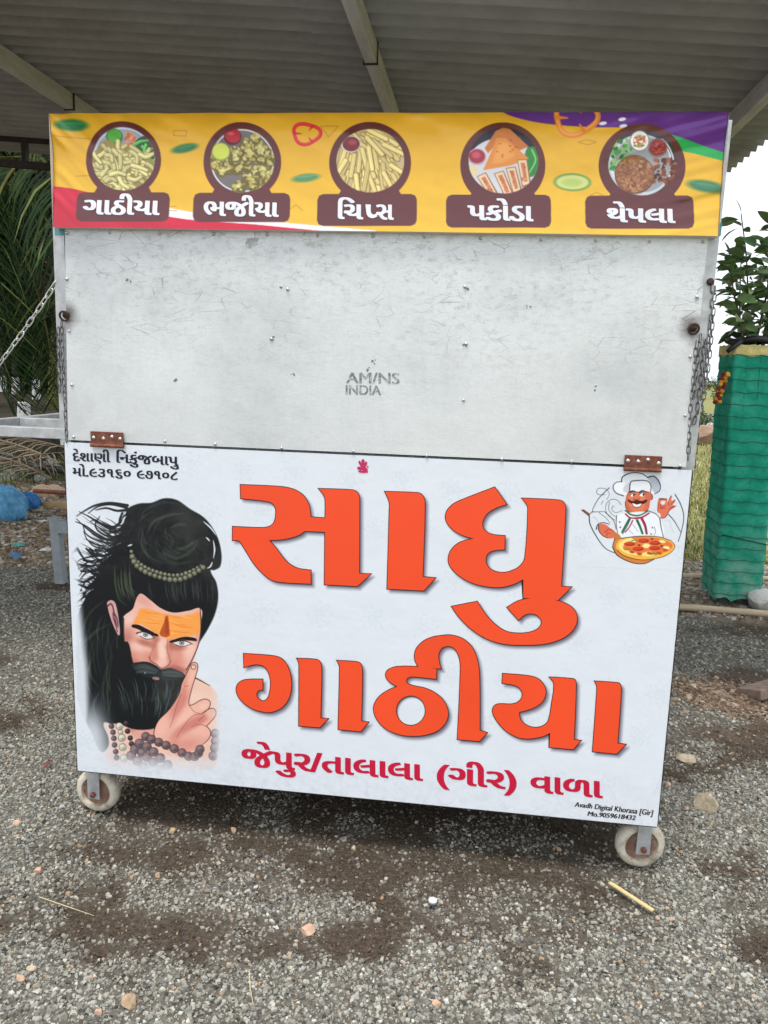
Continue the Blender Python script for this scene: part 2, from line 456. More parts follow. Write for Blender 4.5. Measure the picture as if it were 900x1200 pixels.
    rubc = m.ramp(m.noise(30, 6, 0.75), [(0.25, (.10, .075, .05)), (0.45, (.22, .17, .115)), (0.6, (.32, .25, .17)), (0.75, (.46, .40, .33))])
    redc = m.ramp(n3, [(0.3, (.05, .034, .024)), (0.6, (.15, .10, .07)), (0.8, (.28, .20, .14))])
    grc = m.ramp(n3, [(0.3, (.13, .15, .045)), (0.5, (.30, .29, .11)), (0.7, (.46, .40, .24))])
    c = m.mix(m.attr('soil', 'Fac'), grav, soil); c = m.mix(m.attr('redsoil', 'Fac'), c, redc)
    c = m.mix(m.attr('rubble', 'Fac'), c, rubc); c = m.mix(m.attr('grassy', 'Fac'), c, grc)
    m.col(c)
    h = m.math('ADD', m.math('MULTIPLY', v.outputs['Distance'], -1.0), m.math('MULTIPLY', v2.outputs['Distance'], -0.5))
    m.bump(m.math('ADD', h, m.math('ADD', m.math('MULTIPLY', n3, 1.2), m.math('MULTIPLY', n4, .8))), 0.9, 0.006)
    o = mesh_obj('gravel_yard', np.stack([X, Y, Z], -1).reshape(-1, 3), grid_faces(nx, ny)[:, ::-1], m(), smooth=True,
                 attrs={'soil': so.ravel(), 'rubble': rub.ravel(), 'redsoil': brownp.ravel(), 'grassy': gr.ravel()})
    tag(o, kind='structure')

    # loose chippings as real stones
    base = np.array([(-1, -1, -.8), (1, -1, -.8), (1, 1, -.8), (-1, 1, -.8), (-.8, -.7, .8), (.8, -.8, .8), (.7, .8, .8), (-.8, .8, .8)], float)
    fc = np.array([(0, 3, 2, 1), (4, 5, 6, 7), (0, 1, 5, 4), (1, 2, 6, 5), (2, 3, 7, 6), (3, 0, 4, 7)])
    def stones(N, x0, x1, y0, y1, s0, s1, keep):
        x = RNG.uniform(x0, x1, N); y = RNG.uniform(y0, y1, N)
        k = keep(x, y) > RNG.random(N); x, y = x[k], y[k]
        sz = s0 + (s1 - s0) * RNG.random(len(x)) ** 2.4
        return x, y, sz
    def vis(x, y):
        px, py = to_px(np.stack([x, y, 0 * x], -1)); o = np.maximum(np.clip(-60 - px, 0, None), np.clip(px - 960, 0, None)); return np.clip(1 - o / 900, 0.12, 1) ** 1.5 * (py < 1420)
    A = [stones(270000, -2.9, 3.0, -1.1, 1.0, .0019, .0062, lambda x, y: vis(x, y) * (1.0 - 0.93 * soil_shade_map(x, y)) * (y < edge_y(x))),
         stones(85000, -4.6, 3.6, 0.8, 3.2, .003, .008, lambda x, y: vis(x, y) * (1.0 - 0.86 * soil_shade_map(x, y)) * (y < edge_y(x)) * ((x < -0.75) | (x > 0.75)))]
    A.append(stones(90000, -2.4, 2.6, -1.05, 1.2, .0014, .0042, lambda x, y: vis(x, y) * soil_shade_map(x, y) * .9)); nc = len(A[-1][0])
    x = np.concatenate([a[0] for a in A]); y = np.concatenate([a[1] for a in A]); sz = np.concatenate([a[2] for a in A]); N = len(x)
    zi = np.clip(((x + 5.3) / 10.6 * (nx - 1)).astype(int), 0, nx - 1); yi = np.clip(((y + 3.2) / 10 * (ny - 1)).astype(int), 0, ny - 1)
    z = Z[yi, zi]
    Vs = base[None] * (1 + 0.75 * (RNG.random((N, 8, 3)) - 0.5)) * sz[:, None, None] * (np.array([1, .8, .6]) * (0.75 + 0.6 * RNG.random((N, 3))))[:, None, :]
    a = RNG.uniform(0, 6.28, N); ca, sa = np.cos(a)[:, None], np.sin(a)[:, None]
    t = RNG.normal(0, 0.45, N); ct, st = np.cos(t)[:, None], np.sin(t)[:, None]
    X1 = Vs[..., 0] * ct + Vs[..., 2] * st; Z1 = -Vs[..., 0] * st + Vs[..., 2] * ct
    V = np.stack([X1 * ca - Vs[..., 1] * sa + x[:, None], X1 * sa + Vs[..., 1] * ca + y[:, None], Z1 + z[:, None] + sz[:, None] * 0.30], -1)
    g = np.clip(RNG.normal(0.24, 0.095, N), .045, .6)
    cc = np.stack([g * 1.06, g * 1.02, g * .87], -1) * np.where(x < -.4, 1, 1)[:, None]
    bl = RNG.random(N) < 0.10; cc[bl] *= np.array([.92, .98, 1.06])
    tn = RNG.random(N) < 0.035; cc[tn] = np.array([.40, .29, .19]) * (0.7 + 0.5 * RNG.random((tn.sum(), 1)))
    wh = RNG.random(N) < 0.012; cc[wh] = np.array([.52, .52, .5])
    cc[-nc:] = np.array([.12, .095, .07]) * (0.5 + 1.1 * RNG.random((nc, 1)) ** 1.5)
    cc = cc * (1 - 0.25 * soil_shade_map(x, y)[:, None] * np.array([.8, 1, 1.1]))
    m = Mat('chippings', rough=0.9, spec=0.25); m.col(m.attr('print'))
    o = mesh_obj('gravel_chippings', V.reshape(-1, 3), (fc[None] + 8 * np.arange(N)[:, None, None]).reshape(-1, 4), m(), attrs={'print': np.repeat(cc, 8, 0)})
    tag(o, 'loose grey stone chippings covering the yard in front of the cart', 'gravel', kind='stuff')
    # rubble of the left bank and the brown patch on the right
    def rubble(name, N, gen, s0, s1, pal, label, cat):
        x, y = gen(N); N = len(x); sz = s0 + (s1 - s0) * RNG.random(N) ** 2.5
        xi = np.clip(((x + 5.3) / 10.6 * (nx - 1)).astype(int), 0, nx - 1); yi = np.clip(((y + 3.2) / 10 * (ny - 1)).astype(int), 0, ny - 1); z = Z[yi, xi]
        Vs = base[None] * (1 + 0.7 * (RNG.random((N, 8, 3)) - 0.5)) * sz[:, None, None] * (np.array([1, .8, .55]) * (0.7 + 0.6 * RNG.random((N, 3))))[:, None, :]
        a = RNG.uniform(0, 6.28, N); ca, sa = np.cos(a)[:, None], np.sin(a)[:, None]
        V = np.stack([Vs[..., 0] * ca - Vs[..., 1] * sa + x[:, None], Vs[..., 0] * sa + Vs[..., 1] * ca + y[:, None], Vs[..., 2] + z[:, None] + sz[:, None] * 0.25], -1)
        pal = np.array(pal); cc = pal[RNG.integers(0, len(pal), N)] * (0.65 + 0.6 * RNG.random((N, 1)))
        o = mesh_obj(name, V.reshape(-1, 3), (fc[None] + 8 * np.arange(N)[:, None, None]).reshape(-1, 4), m(), attrs={'print': np.repeat(cc, 8, 0)})
        return tag(o, label, cat, kind='stuff')
    def gl(N):
        x = RNG.uniform(-5.2, -2.2, N); y = RNG.uniform(3.0, 6.6, N); k = (y > edge_y(x) - 0.05 - 0.3 * RNG.random(N) ** 3); return x[k], y[k]
    rubble('rubble_bank', 42000, gl, .003, .021, [(.34, .26, .17), (.25, .19, .12), (.42, .36, .29), (.30, .21, .14), (.5, .47, .43), (.16, .12, .08)], 'tan rubble and litter heaped along the yard edge left of the cart', 'rubble')
    def gp(N):
        c = on_ground(858, 815); x = RNG.normal(c[0], .14, N); y = RNG.normal(c[1], .10, N); return x, y
    rubble('brown_pebble_patch', 3000, gp, .003, .013, [(.20, .13, .09), (.26, .18, .12), (.13, .09, .065), (.36, .28, .2)], 'patch of brown pebbles and soil beside the broken slab', 'pebbles')
    def gb(N):
        x = RNG.uniform(1.5, 5.0, N); y = RNG.uniform(2.85, 4.5, N); return x, y
    rubble('verge_stones', 12000, gb, .003, .020, [(.36, .32, .27), (.28, .22, .16), (.45, .43, .40), (.22, .16, .11)], 'stones and dry litter between the bamboo poles', 'rubble')
    return lambda x, y: Z[min(max(int((y + 3.2) / 10 * (ny - 1)), 0), ny - 1), min(max(int((x + 5.3) / 10.6 * (nx - 1)), 0), nx - 1)]
GZ = build_ground()

# ================================================================== open shed with corrugated cement roof
def roof_z(x): return 3.25 - 0.065 * x
def build_shed():
    t = thing('open_shed', 'open shed with grey corrugated cement sheet roof over the cart', 'shed', (0, 2.0, 0))
    m = Mat('cement_sheet', rough=0.9, spec=0.2)
    st = m.noise(1.0, 6, 0.7, m.coord((2, 5, 1))); bl = m.noise(2.2, 7, 0.7)
    c = m.ramp(st, [(0.25, (.29, .282, .28)), (0.5, (.36, .352, .35)), (0.75, (.44, .432, .43))])
    m.col(m.mix(m.math('MULTIPLY', m.ramp(bl, [(.5, (0, 0, 0)), (.7, (1, 1, 1))]), 0.4), c, (.2, .19, .175))); m.bump(m.noise(80, 4), 0.25, 0.004)
    sheet_m = m()
    P = 0.146; W = 7.25 * P
    cols = [(-5.4, -2.86, 0.012), (-2.98, -0.56, 0.006), (-0.68, 2.12, 0.0)]
    n = 120; first = None
    for ci, (x0, x1, dz) in enumerate(cols):
        k = 0; y0 = 0.62
        while y0 < 4.9:
            yy = np.linspace(y0, y0 + W, n); zz = 0.040 * np.sin(2 * np.pi * (yy) / P)
            jx = random.uniform(-.012, .012); jz = 0.003 * (k % 2)
            V = []; 
            for th in (0, 0.007):
                for x in (x0 + jx, x1 + jx):
                    V += [(x, y, roof_z(x) + dz + jz + z + th) for y, z in zip(yy, zz)]
            F = []
            for i in range(n - 1):
                F.append((i, i + 1, n + i + 1, n + i)); F.append((2*n + i, 3*n + i, 3*n + i + 1, 2*n + i + 1))
                F.append((i, 2*n + i, 2*n + i + 1, i + 1)); F.append((n + i, n + i + 1, 3*n + i + 1, 3*n + i))
            F.append((0, n, 3*n, 2*n)); F.append((n - 1, 3*n - 1, 4*n - 1, 2*n - 1))
            mesh_obj('roof_sheet', V, F, sheet_m, t); y0 += 7 * P; k += 1
    m = Mat('grey_purlin', (.3, .31, .3), 0.75); f = m.noise(3, 6, 0.7, m.coord((6, 1, 6)))
    m.col(m.ramp(f, [(0.3, (.42, .395, .395)), (0.7, (.64, .605, .605))])); m.bump(m.noise(60, 4), 0.2, 0.003); pm = m()
    dk = plain('dark_steel', (.028, .017, .014), 0.6, var=0.4)
    for x in (-2.78, -0.375, 1.76):
        zt = roof_z(x) - 0.033; b = MB().bbox((x - .031, 0.55, zt - .11), (x + .031, 5.15, zt), .004)
        pu = b.obj('purlin', pm, t)
        for y in (0.9, 2.37, 3.62):
            s = MB(); s.box((x - .041, y, zt - .116), (x - .0355, y + .014, zt + .0)); s.box((x + .0355, y, zt - .116), (x + .041, y + .014, zt)); s.box((x - .041, y, zt - .1165), (x + .041, y + .014, zt - .1105))
            s.obj('strap', dk, pu)
    # dark lattice girder along the back
    a = on_front(-5, 153, 5.1); zt = lambda x: a[2] - 0.065 * (x - a[0]) - 0.03
    g = MB()
    for dz0, dz1 in ((-.055, .02), (-.285, -.225)):
        x0, x1 = -5.4, 1.9
        g.add([(x0, 5.06, zt(x0)+dz0), (x1, 5.06, zt(x1)+dz0), (x1, 5.12, zt(x1)+dz0), (x0, 5.12, zt(x0)+dz0), (x0, 5.06, zt(x0)+dz1), (x1, 5.06, zt(x1)+dz1), (x1, 5.12, zt(x1)+dz1), (x0, 5.12, zt(x0)+dz1)],
              [(0, 3, 2, 1), (4, 5, 6, 7), (0, 1, 5, 4), (1, 2, 6, 5), (2, 3, 7, 6), (3, 0, 4, 7)])
    girder = g.obj('back_girder', dk, t)
    xm = on_front(28.5, 175, 5.08)[0]
    for k in range(-2, 7):
        x = xm + 0.62 * k
        if x < 1.85: MB().box((x - .022, 5.062, zt(x) - .23), (x + .022, 5.118, zt(x) - .05)).obj('girder_upright', dk, girder)
    for x, y in ((-5.2, 5.09), (-2.78, 5.09), (1.3, 5.09), (-5.2, 0.7), (-2.78, 0.7), (1.76, 0.7)):
        top = roof_z(x) - 0.15 if y < 1 else zt(x) - 0.29
        MB().bbox((x - .04, y - .04, -.05), (x + .04, y + .04, top), .004).obj('post', pm, t)
build_shed()

# ================================================================== THE FOOD CART
cart = thing('food_cart', 'white street food cart with printed orange lettering and a shut metal flap', 'food cart', (0, 0.5, 0))
DEP = 1.05
m = Mat('galvanised_sheet', (.6, .6, .6), 0.45, 0.35)
big = m.noise(2.6, 8, 0.7); fine = m.noise(34, 8, 0.8, m.coord((1, 1, 1.7))); hz = m.noise(7, 5, 0.75, m.coord((5, 1, 60))); vt = m.noise(24, 3, 0.6, m.coord((4, 1, .35)))
sep = m.n('ShaderNodeSeparateXYZ'); m.l(m.coord(), sep.inputs[0])
c = m.ramp(big, [(0.32, (.60, .62, .63)), (0.5, (.73, .75, .755)), (0.68, (.80, .82, .825))])
gr_ = m.noise(230, 3, .8)
c = m.mix(m.math('MULTIPLY', m.ramp(gr_, [(.5, (0, 0, 0)), (.75, (1, 1, 1))]), .22), c, (.40, .41, .41))
hi = m.n('ShaderNodeMapRange'); hi.inputs['From Min'].default_value = 1.42; hi.inputs['From Max'].default_value = 1.8; m.l(sep.outputs[2], hi.inputs[0])
spot = m.ramp(fine, [(0.50, (0, 0, 0)), (0.66, (1, 1, 1))])
spot = m.math('MULTIPLY', spot, m.ramp(m.noise(3.2, 5, .65), [(.34, (.12,) * 3), (.62, (1,) * 3)]))
c = m.mix(m.math('MULTIPLY', spot, m.math('ADD', m.math('MULTIPLY', hi.outputs[0], .66), .12)), c, (.36, .36, .345))
cr = m.n('ShaderNodeTexVoronoi'); cr.feature = 'DISTANCE_TO_EDGE'; cr.inputs['Scale'].default_value = 26; m.l(m.coord((.55, 1, 1.5)), cr.inputs['Vector'])
crm = m.math('MULTIPLY', m.math('LESS_THAN', cr.outputs['Distance'], .018), m.ramp(m.noise(9, 5, .7), [(.48, (0, 0, 0)), (.6, (1, 1, 1))]))
c = m.mix(m.math('MULTIPLY', crm, m.math('ADD', m.math('MULTIPLY', hi.outputs[0], .6), .04)), c, (.2, .2, .2))
sc = m.ramp(hz, [(0.60, (0, 0, 0)), (0.66, (1, 1, 1))])
c = m.mix(m.math('MULTIPLY', sc, m.math('ADD', m.math('MULTIPLY', hi.outputs[0], .55), .05)), c, (.24, .235, .23))
c = m.mix(m.math('MULTIPLY', m.ramp(vt, [(0.5, (0, 0, 0)), (0.8, (1, 1, 1))]), 0.10), c, (.42, .42, .42))
for px_, py_, r_ in ((77, 369, .050), (811, 384, .045), (833, 330, .03)):
    w_ = on_front(px_, py_, -.006); vm = m.n('ShaderNodeVectorMath'); vm.operation = 'DISTANCE'; vm.inputs[1].default_value = (w_[0], w_[1] - .5, w_[2]); m.l(m.coord(), vm.inputs[0])
    k_ = m.n('ShaderNodeMapRange'); k_.inputs['From Min'].default_value = r_; k_.inputs['From Max'].default_value = r_ * .15; m.l(m.math('ADD', vm.outputs['Value'], m.math('MULTIPLY', m.math('SUBTRACT', fine, .5), .06)), k_.inputs[0])
    c = m.mix(m.math('MULTIPLY', k_.outputs[0], .88), c, (.075, .045, .034))
m.col(c); m.rough(m.ramp(fine, [(0.3, (.38,) * 3), (0.7, (.62,) * 3)])); m.bump(m.math('ADD', m.math('MULTIPLY', big, 3.0), m.math('MULTIPLY', hz, .2)), 0.12, 0.01)
galv = m()
tube_m = plain('galvanised_tube', (.50, .51, .52), 0.45, 0.35, 0.2, 30)
dark_in = plain('dark_interior', (.05, .05, .05), 0.8)
m = Mat('rust', (.2, .07, .04), 0.85); f = m.noise(60, 6, 0.7); m.col(m.ramp(f, [(0.3, (.10, .028, .018)), (0.55, (.20, .065, .038)), (0.75, (.33, .15, .09))])); m.bump(f, 0.4, 0.003); rust = m()
screw_m = plain('screw_steel', (.55, .55, .55), 0.35, 0.8, 0.3, 200)
chain_m = plain('chain_steel', (.17, .165, .165), 0.4, 0.6, 0.35, 60)

# print material
m = Mat('printed_flex', rough=0.42, spec=0.4); m.col(m.attr('print')); wv = m.n('ShaderNodeTexWave'); wv.inputs['Scale'].default_value = 2.2; wv.inputs['Distortion'].default_value = 14; wv.inputs['Detail'].default_value = 3; m.l(m.coord(), wv.inputs[0])

sepb = m.n('ShaderNodeSeparateXYZ'); m.l(m.coord(), sepb.inputs[0]); gz = m.n('ShaderNodeMapRange'); gz.inputs['From Min'].default_value = .34; gz.inputs['From Max'].default_value = .17; m.l(sepb.outputs[2], gz.inputs[0])
gr1 = m.math('MULTIPLY', gz.outputs[0], m.ramp(m.noise(40, 6, .75), [(.45, (0, 0, 0)), (.75, (1, 1, 1))])); gr2 = m.math('MULTIPLY', m.ramp(m.noise(3.5, 7, .7), [(.5, (0, 0, 0)), (.75, (1, 1, 1))]), .10)
m.col(m.mix(m.math('ADD', m.math('MULTIPLY', gr1, .40), gr2), m.attr('print'), (.42, .40, .37)))
m.bump(m.math('ADD', m.noise(4, 5, 0.6), m.math('MULTIPLY', m.noise(1.3, 3, .5, m.coord((6, 1, 1))), .8)), 0.22, 0.02); flex = m()
m = Mat('glossy_flex', rough=0.26, spec=0.35); m.col(m.attr('print')); m.b.inputs['Coat Weight'].default_value = 0.6; m.b.inputs['Coat Roughness'].default_value = 0.1; m.bump(m.math('ADD', m.noise(9, 3, 0.5), m.math('MULTIPLY', m.noise(3.0, 2, .5, m.coord((3, 1, 1.5)), .4), .5)), 0.10, 0.02); gloss = m()
def ink(name, srgb, rough=0.42): return plain(name, tuple(lin(srgb)), rough, 0, 0.05, 3)
ink_orange, ink_black, ink_red, ink_navy, ink_white = ink('ink_orange', (244, 78, 36)), ink('ink_black', (28, 14, 16)), ink('ink_crimson', (200, 14, 58)), ink('ink_navy', (18, 22, 44)), ink('ink_white', (232, 232, 240), 0.25)

# carcass
ZB, ZT = 0.176, 1.246
MB().bbox((-.905, .004, ZB + .002), (.905, DEP, ZT - .01), .004).obj('cabinet', tube_m, cart)
MB().bbox((-.90, .06, ZT - .008), (.90, DEP - .02, ZT + .004), .002).obj('counter_top', galv, cart)
qb = [(75.5, 518), (811, 551), (770, 969), (91, 903)]
qf = [(76, 266), (830, 277), (804, 547.5), (79.5, 515.5)]
qh = [(57, 133), (855, 131), (842, 277), (62, 266)]

# posts
pl_t, pl_b = on_front(63.5, 268, 0.012), on_front(72, 519, 0.012)
pr_t, pr_b = on_front(843.5, 277, 0.012), on_front(812.5, 550, 0.012)
for x0, x1, xb0, xb1, y in ((pl_t[0], pl_t[0] + .034, pl_b[0], pl_b[0] + .034, .006), (pr_t[0] - .034, pr_t[0], pr_b[0] - .034, pr_b[0], .006), (-.905, -.871, -.905, -.871, DEP - .04), (.871, .905, .871, .905, DEP - .04)):
    zb, zt = ZT - .012, 2.15
    V = [(xb0, y, zb), (xb1, y, zb), (xb1, y + .034, zb), (xb0, y + .034, zb), (x0, y, zt), (x1, y, zt), (x1, y + .034, zt), (x0, y + .034, zt)]
    MB().add(V, [(0, 3, 2, 1), (4, 5, 6, 7), (0, 1, 5, 4), (1, 2, 6, 5), (2, 3, 7, 6), (3, 0, 4, 7)]).obj('post', tube_m, cart)
# teal tape at the top of both front posts
teal = plain('teal_paint', (.10, .28, .30), 0.6)
for px in (70.5, 837):
    a = on_front(px, 270, 0.0); MB().box((a[0] - .019, .0035, a[2] - .012), (a[0] + .019, .044, a[2] + .02)).obj('post_tape', teal, cart)
# sheet sides, back, roof
for x in (-.907, .9055):
    MB().box((x, .05, ZT), (x + .0015, DEP - .04, 2.12)).obj('side_panel', galv, cart)
MB().box((-.87, DEP - .03, ZT), (.87, DEP - .028, 2.12)).obj('back_panel', galv, cart)
MB().bbox((-.93, .03, 2.12), (.93, DEP, 2.15), .004).obj('roof', galv, cart)

# the shut serving flap, a sheet with folded edge
X, Y = grid_px(qf, 60, 30); P0 = on_front(X, Y, -0.005).reshape(-1, 3)
P0[:, 1] += 0.0014 * (fbm(P0[:, 0] * 2.5 + 9, P0[:, 2] * 3, 2, 4) - 0.5)
nxy = len(P0); P1 = P0 + np.array([0, .011, 0]); F = grid_faces(60, 30).tolist(); n0 = 60; n1 = 30
bd = [i for i in range(60)] + [60 * (j + 1) - 1 for j in range(1, 30)] + [60 * 29 + i for i in range(58, -1, -1)] + [60 * j for j in range(28, 0, -1)]
for i in range(len(bd)):
    a, b = bd[i], bd[(i + 1) % len(bd)]; F.append([b, a, a + nxy, b + nxy])
flap = mesh_obj('serving_flap', np.concatenate([P0, P1]), F, galv, cart, smooth=False)
# dark gap behind the flap edges
MB().box((-.868, .03, ZT + .002), (.868, .034, 2.1)).obj('inner_board', dark_in, cart)
# rivets
riv = [(78, 273), (128, 272.5), (187, 273.5), (250, 274), (313, 275), (372, 276), (437, 276.5), (497, 278), (563, 279), (634, 281), (698, 282), (761, 283), (824, 283),
       (78, 327), (81, 388), (84, 451), (86, 512), (193, 517), (252, 520.5), (330, 525), (414, 529), (500, 534), (588, 538), (670, 541), (797, 546),
       (817, 348), (809, 418), (803, 487), (318, 397), (545, 336), (543, 469), (546, 403), (337, 339)]
rb = None
for i, (x, y) in enumerate(riv):
    c0 = on_front(x, y, -0.007)
    if rb is None:
        rb = MB().lathe([(.0001, -.004), (.003, -.0035), (.0052, -.001), (.0056, .003)], c0, 'y', 10).obj('rivet', screw_m, flap, org=c0, smooth=True); ref = c0
    else:
        r_ = rb.copy(); COL.objects.link(r_); r_.parent = flap; r_.location = Vector(c0 - origin(flap)); r_.scale = (random.uniform(.7, 1.05),) * 3
# maker's stamp
_sm = Mat('stamp_ink', rough=.5); _sm.col(_sm.ramp(_sm.noise(110, 4, .8), [(.38, (.13, .14, .165)), (.5, (.25, .265, .29)), (.62, (.60, .62, .63))])); stamp_m = _sm()
def z7(x, y): return (370 + x / 6.923, 420 + y / 6.923)
rust_dk = plain('dark_rust', (.055, .028, .020), .9, 0, .5, 80, .4)
V1, F1 = text_px('AM/NS', z7(245, 199), z7(680, 206), z7(245, 112), z7(680, 119), -0.0060, .02, 2, ref='A')
V2, F2 = text_px('INDIA', z7(243, 291), z7(530, 296), z7(243, 215), z7(530, 220), -0.0060, .02, 2, ref='A')
MB().add(V1, F1).add(V2, F2).obj('maker_stamp', stamp_m, flap)
# specks and dents
dm = ink('dent_dark', (120, 120, 120)); 
for x, y in ((318, 397), (546, 403), (205, 444), (343, 441), (431, 433), (437, 424), (330, 338), (546, 337), (620, 360), (700, 455), (150, 330)):
    d = MB(); pc_ = []
    for k in range(3):
        c0 = on_front(x + random.uniform(-3, 3), y + random.uniform(-3, 3), -0.0062); r = random.uniform(.0015, .004)
        d.lathe([(.0001, 0), (r, 0.0003)], c0, 'y', 7)
    d.obj('dent_mark', dm, flap)
# rusty weld halos with a ring
for nm, (x, y), s in (('l', (77, 369), 1), ('r', (812, 384), 1)):
    c0 = on_front(x, y, -0.008); e = MB().lathe([(.0001, -.006), (.006, -.005), (.010, -.002), (.0115, .002)], c0, 'y', 14)
    eo = e.obj('rusty_weld', rust_dk, flap)
    a = np.linspace(0, 2 * np.pi, 15); MB().tube(np.stack([c0[0] + .013 * np.cos(a), c0[1] - .010 - .004 * np.sin(a), c0[2] - .004 + .013 * np.sin(a)], 1), .0032, 7, caps=False).obj('ring', rust_dk, eo, smooth=True)

# hinges on the seam
for (x0, y0, x1, y1), sc in (((106, 507, 144, 522), [(109.5, 513), (121, 514), (131, 512), (140.5, 514.5)]), ((731, 535, 776.5, 550), [(736, 540), (748, 541), (759.5, 539), (772, 543)])):
    a = on_front(x0, y1, -.014); b = on_front(x1, y0, -.014)
    h = MB().bbox((a[0], -.0135, a[2]), (b[0], -.0095, b[2]), .0012).tube([(a[0], -.0125, a[2] + .001), (b[0], -.0125, a[2] + .001)], .0055, 8).obj('hinge', rust, cart)
    for x, y in sc:
        c0 = on_front(x, y, -.0135); MB().lathe([(.0001, -.0028), (.004, -.002), (.0056, 0)], c0, 'y', 9).obj('screw', screw_m, h, smooth=True)

# castors
m = Mat('cream_rubber', (.62, .57, .46), 0.6); f = m.noise(25, 6, 0.7); m.col(m.ramp(f, [(0.3, (.22, .18, .13)), (0.47, (.55, .49, .38)), (0.7, (.74, .70, .60))])); cream = m()
m = Mat('dirty_web', (.3, .2, .15), 0.8); f = m.noise(35, 6, 0.7); m.col(m.ramp(f, [(0.3, (.15, .075, .05)), (0.55, (.30, .18, .13)), (0.75, (.55, .47, .38))])); web = m()
def castor(px, py, y, rz):
    c0 = on_front(px, py, y); c0[2] = .071; x, z = c0[0], c0[2]; g = MB()
    R = Matrix.Rotation(rz, 3, 'Z'); top = ZB + .001
    def turn(mb):
        for i, v in enumerate(mb.V): mb.V[i] = (v - [x, y, 0]) @ np.array(R).T + [x, y, 0]
        return mb
    g = turn(MB().bbox((x - .045, y - .04, top - .008), (x + .045, y + .04, top), .0015)
             .bbox((x - .0215, y - .034, .052), (x + .0215, y - .030, top - .008), .001).bbox((x - .0215, y + .030, .052), (x + .0215, y + .034, top - .008), .001))
    fo = g.obj('castor', tube_m, cart)
    turn(MB().lathe([(.052, -.022), (.062, -.0235), (.070, -.019), (.0755, -.009), (.0760, .0), (.0755, .009), (.070, .019), (.062, .0235), (.052, .022), (.050, .012), (.050, -.012), (.052, -.022)], (x, y, z), 'y', 40)).obj('tyre', cream, fo, smooth=True)
    turn(MB().lathe([(.0001, -.020), (.016, -.020), (.018, -.012), (.0505, -.011), (.0505, .011), (.018, .012), (.016, .020), (.0001, .020)], (x, y, z), 'y', 32)).obj('wheel_web', web, fo)
    turn(MB().lathe([(.0001, -.047), (.007, -.046), (.010, -.040), (.010, -.034)], (x, y, z - .002), 'y', 6).lathe([(.006, -.034), (.006, .04), (.0001, .041)], (x, y, z - .002), 'y', 8)).obj('axle_bolt', rust, fo)
castor(116, 928, .075, rad(-4)); castor(749, 993, .075, rad(8)); [castor(*to_px(np.array([x_, DEP - .12, .07])), DEP - .12, r_) for x_, r_ in ((-.82, .2), (.82, -.3))]

# chains
def chain(pts, L=.024, wdt=.0078, r=.0016, twist=0.0):
    pts = np.asarray(pts, float); seg = np.linalg.norm(np.diff(pts, axis=0), axis=1); cum = np.concatenate([[0], np.cumsum(seg)])
    n = int(cum[-1] / (L * 0.78)); mb = MB()
    for i in range(n):
        s = (i + 0.5) * L * 0.78; p = np.array([np.interp(s, cum, pts[:, k]) for k in range(3)]); q = np.array([np.interp(min(s + .004, cum[-1]), cum, pts[:, k]) for k in range(3)])
        q0 = np.array([np.interp(max(s - .004, 0), cum, pts[:, k]) for k in range(3)]); t = q - q0; t /= np.linalg.norm(t)
        ref = np.array([0, 1.0, 0]); a = np.cross(t, ref); a /= np.linalg.norm(a); b = np.cross(t, a)
        ang = twist + (0.35 if i % 2 else 1.75) + random.uniform(-.25, .25); wv_ = math.cos(ang) * a + math.sin(ang) * b
        th = np.linspace(0, 2 * np.pi, 11)
        hl = L / 2 - wdt / 2
        ring = [p + t * (np.sign(np.cos(u)) * hl * min(1, abs(np.cos(u)) * 2.2) + np.cos(u) * wdt / 2) + wv_ * np.sin(u) * wdt * .62 for u in th]
        mb.tube(ring, r, 5, caps=False)
    return mb
def pxline(pts, Y): return [on_front(x, y, Y) for x, y in pts]
chain(pxline([(72, 376), (73.5, 420), (76, 470), (78.5, 522)], -.004)).obj('chain', chain_m, cart, smooth=True)
chain(pxline([(68, 384), (68.5, 420), (70, 466)], .0)).obj('chain', chain_m, cart, smooth=True)
lite_chain = plain('bright_chain', (.60, .60, .56), 0.4, 0.5, 0.3, 60)
a0, a1 = on_front(66, 331, 0.01), on_front(0, 419, 0.03); d_ = a1 - a0
SX = on_front(-52, 488, .02)[0]
a1 = np.array([SX - .016, .02, 1.29]); d_ = a1 - a0
cpts = [a0 + d_ * k for k in np.linspace(0, 1, 15)]; cpts = [c_ - np.array([0, 0, .05 * 4 * s_ * (1 - s_) * .35]) for c_, s_ in zip(cpts, np.linspace(0, 1, 15))]
chain(cpts, L=.034, wdt=.012, r=.0019).obj('shelf_chain', lite_chain, cart, smooth=True)
for pts, Y, tw in (([(816, 400), (813, 440), (809, 480), (806, 545)], -.006, 0), ([(821, 392), (817, 430), (812, 470)], -.008, .5), ([(826, 398), (822, 440), (817, 482), (813, 497)], .0, .2),
                   ([(835, 334), (832, 380), (828, 430), (824, 465)], .006, .7), ([(838, 336), (834, 390), (828, 450), (818, 497), (812, 560)], .03, .1), ([(830, 370), (826, 420), (820, 470), (815, 500)], .01, 1.0)):
    chain(pxline(pts, Y), twist=tw).obj('chain', chain_m, cart, smooth=True)
a = on_front(833, 330, .0); MB().lathe([(.0001, -.005), (.006, -.004), (.009, .0), (.010, .004)], a, 'y', 12).obj('rusty_weld', rust_dk, cart)

# tube shelf folded out at the left side
sh = MB(); x0 = SX; zs = 1.252
for y in (0.005, .36, .72, 1.08): sh.bbox((x0, y, zs), (-.915, y + .032, zs + .032), .002)
sh.bbox((x0 - .033, .005, zs), (x0 - .001, 1.112, zs + .032), .002)
so_ = sh.obj('side_shelf', tube_m, cart)

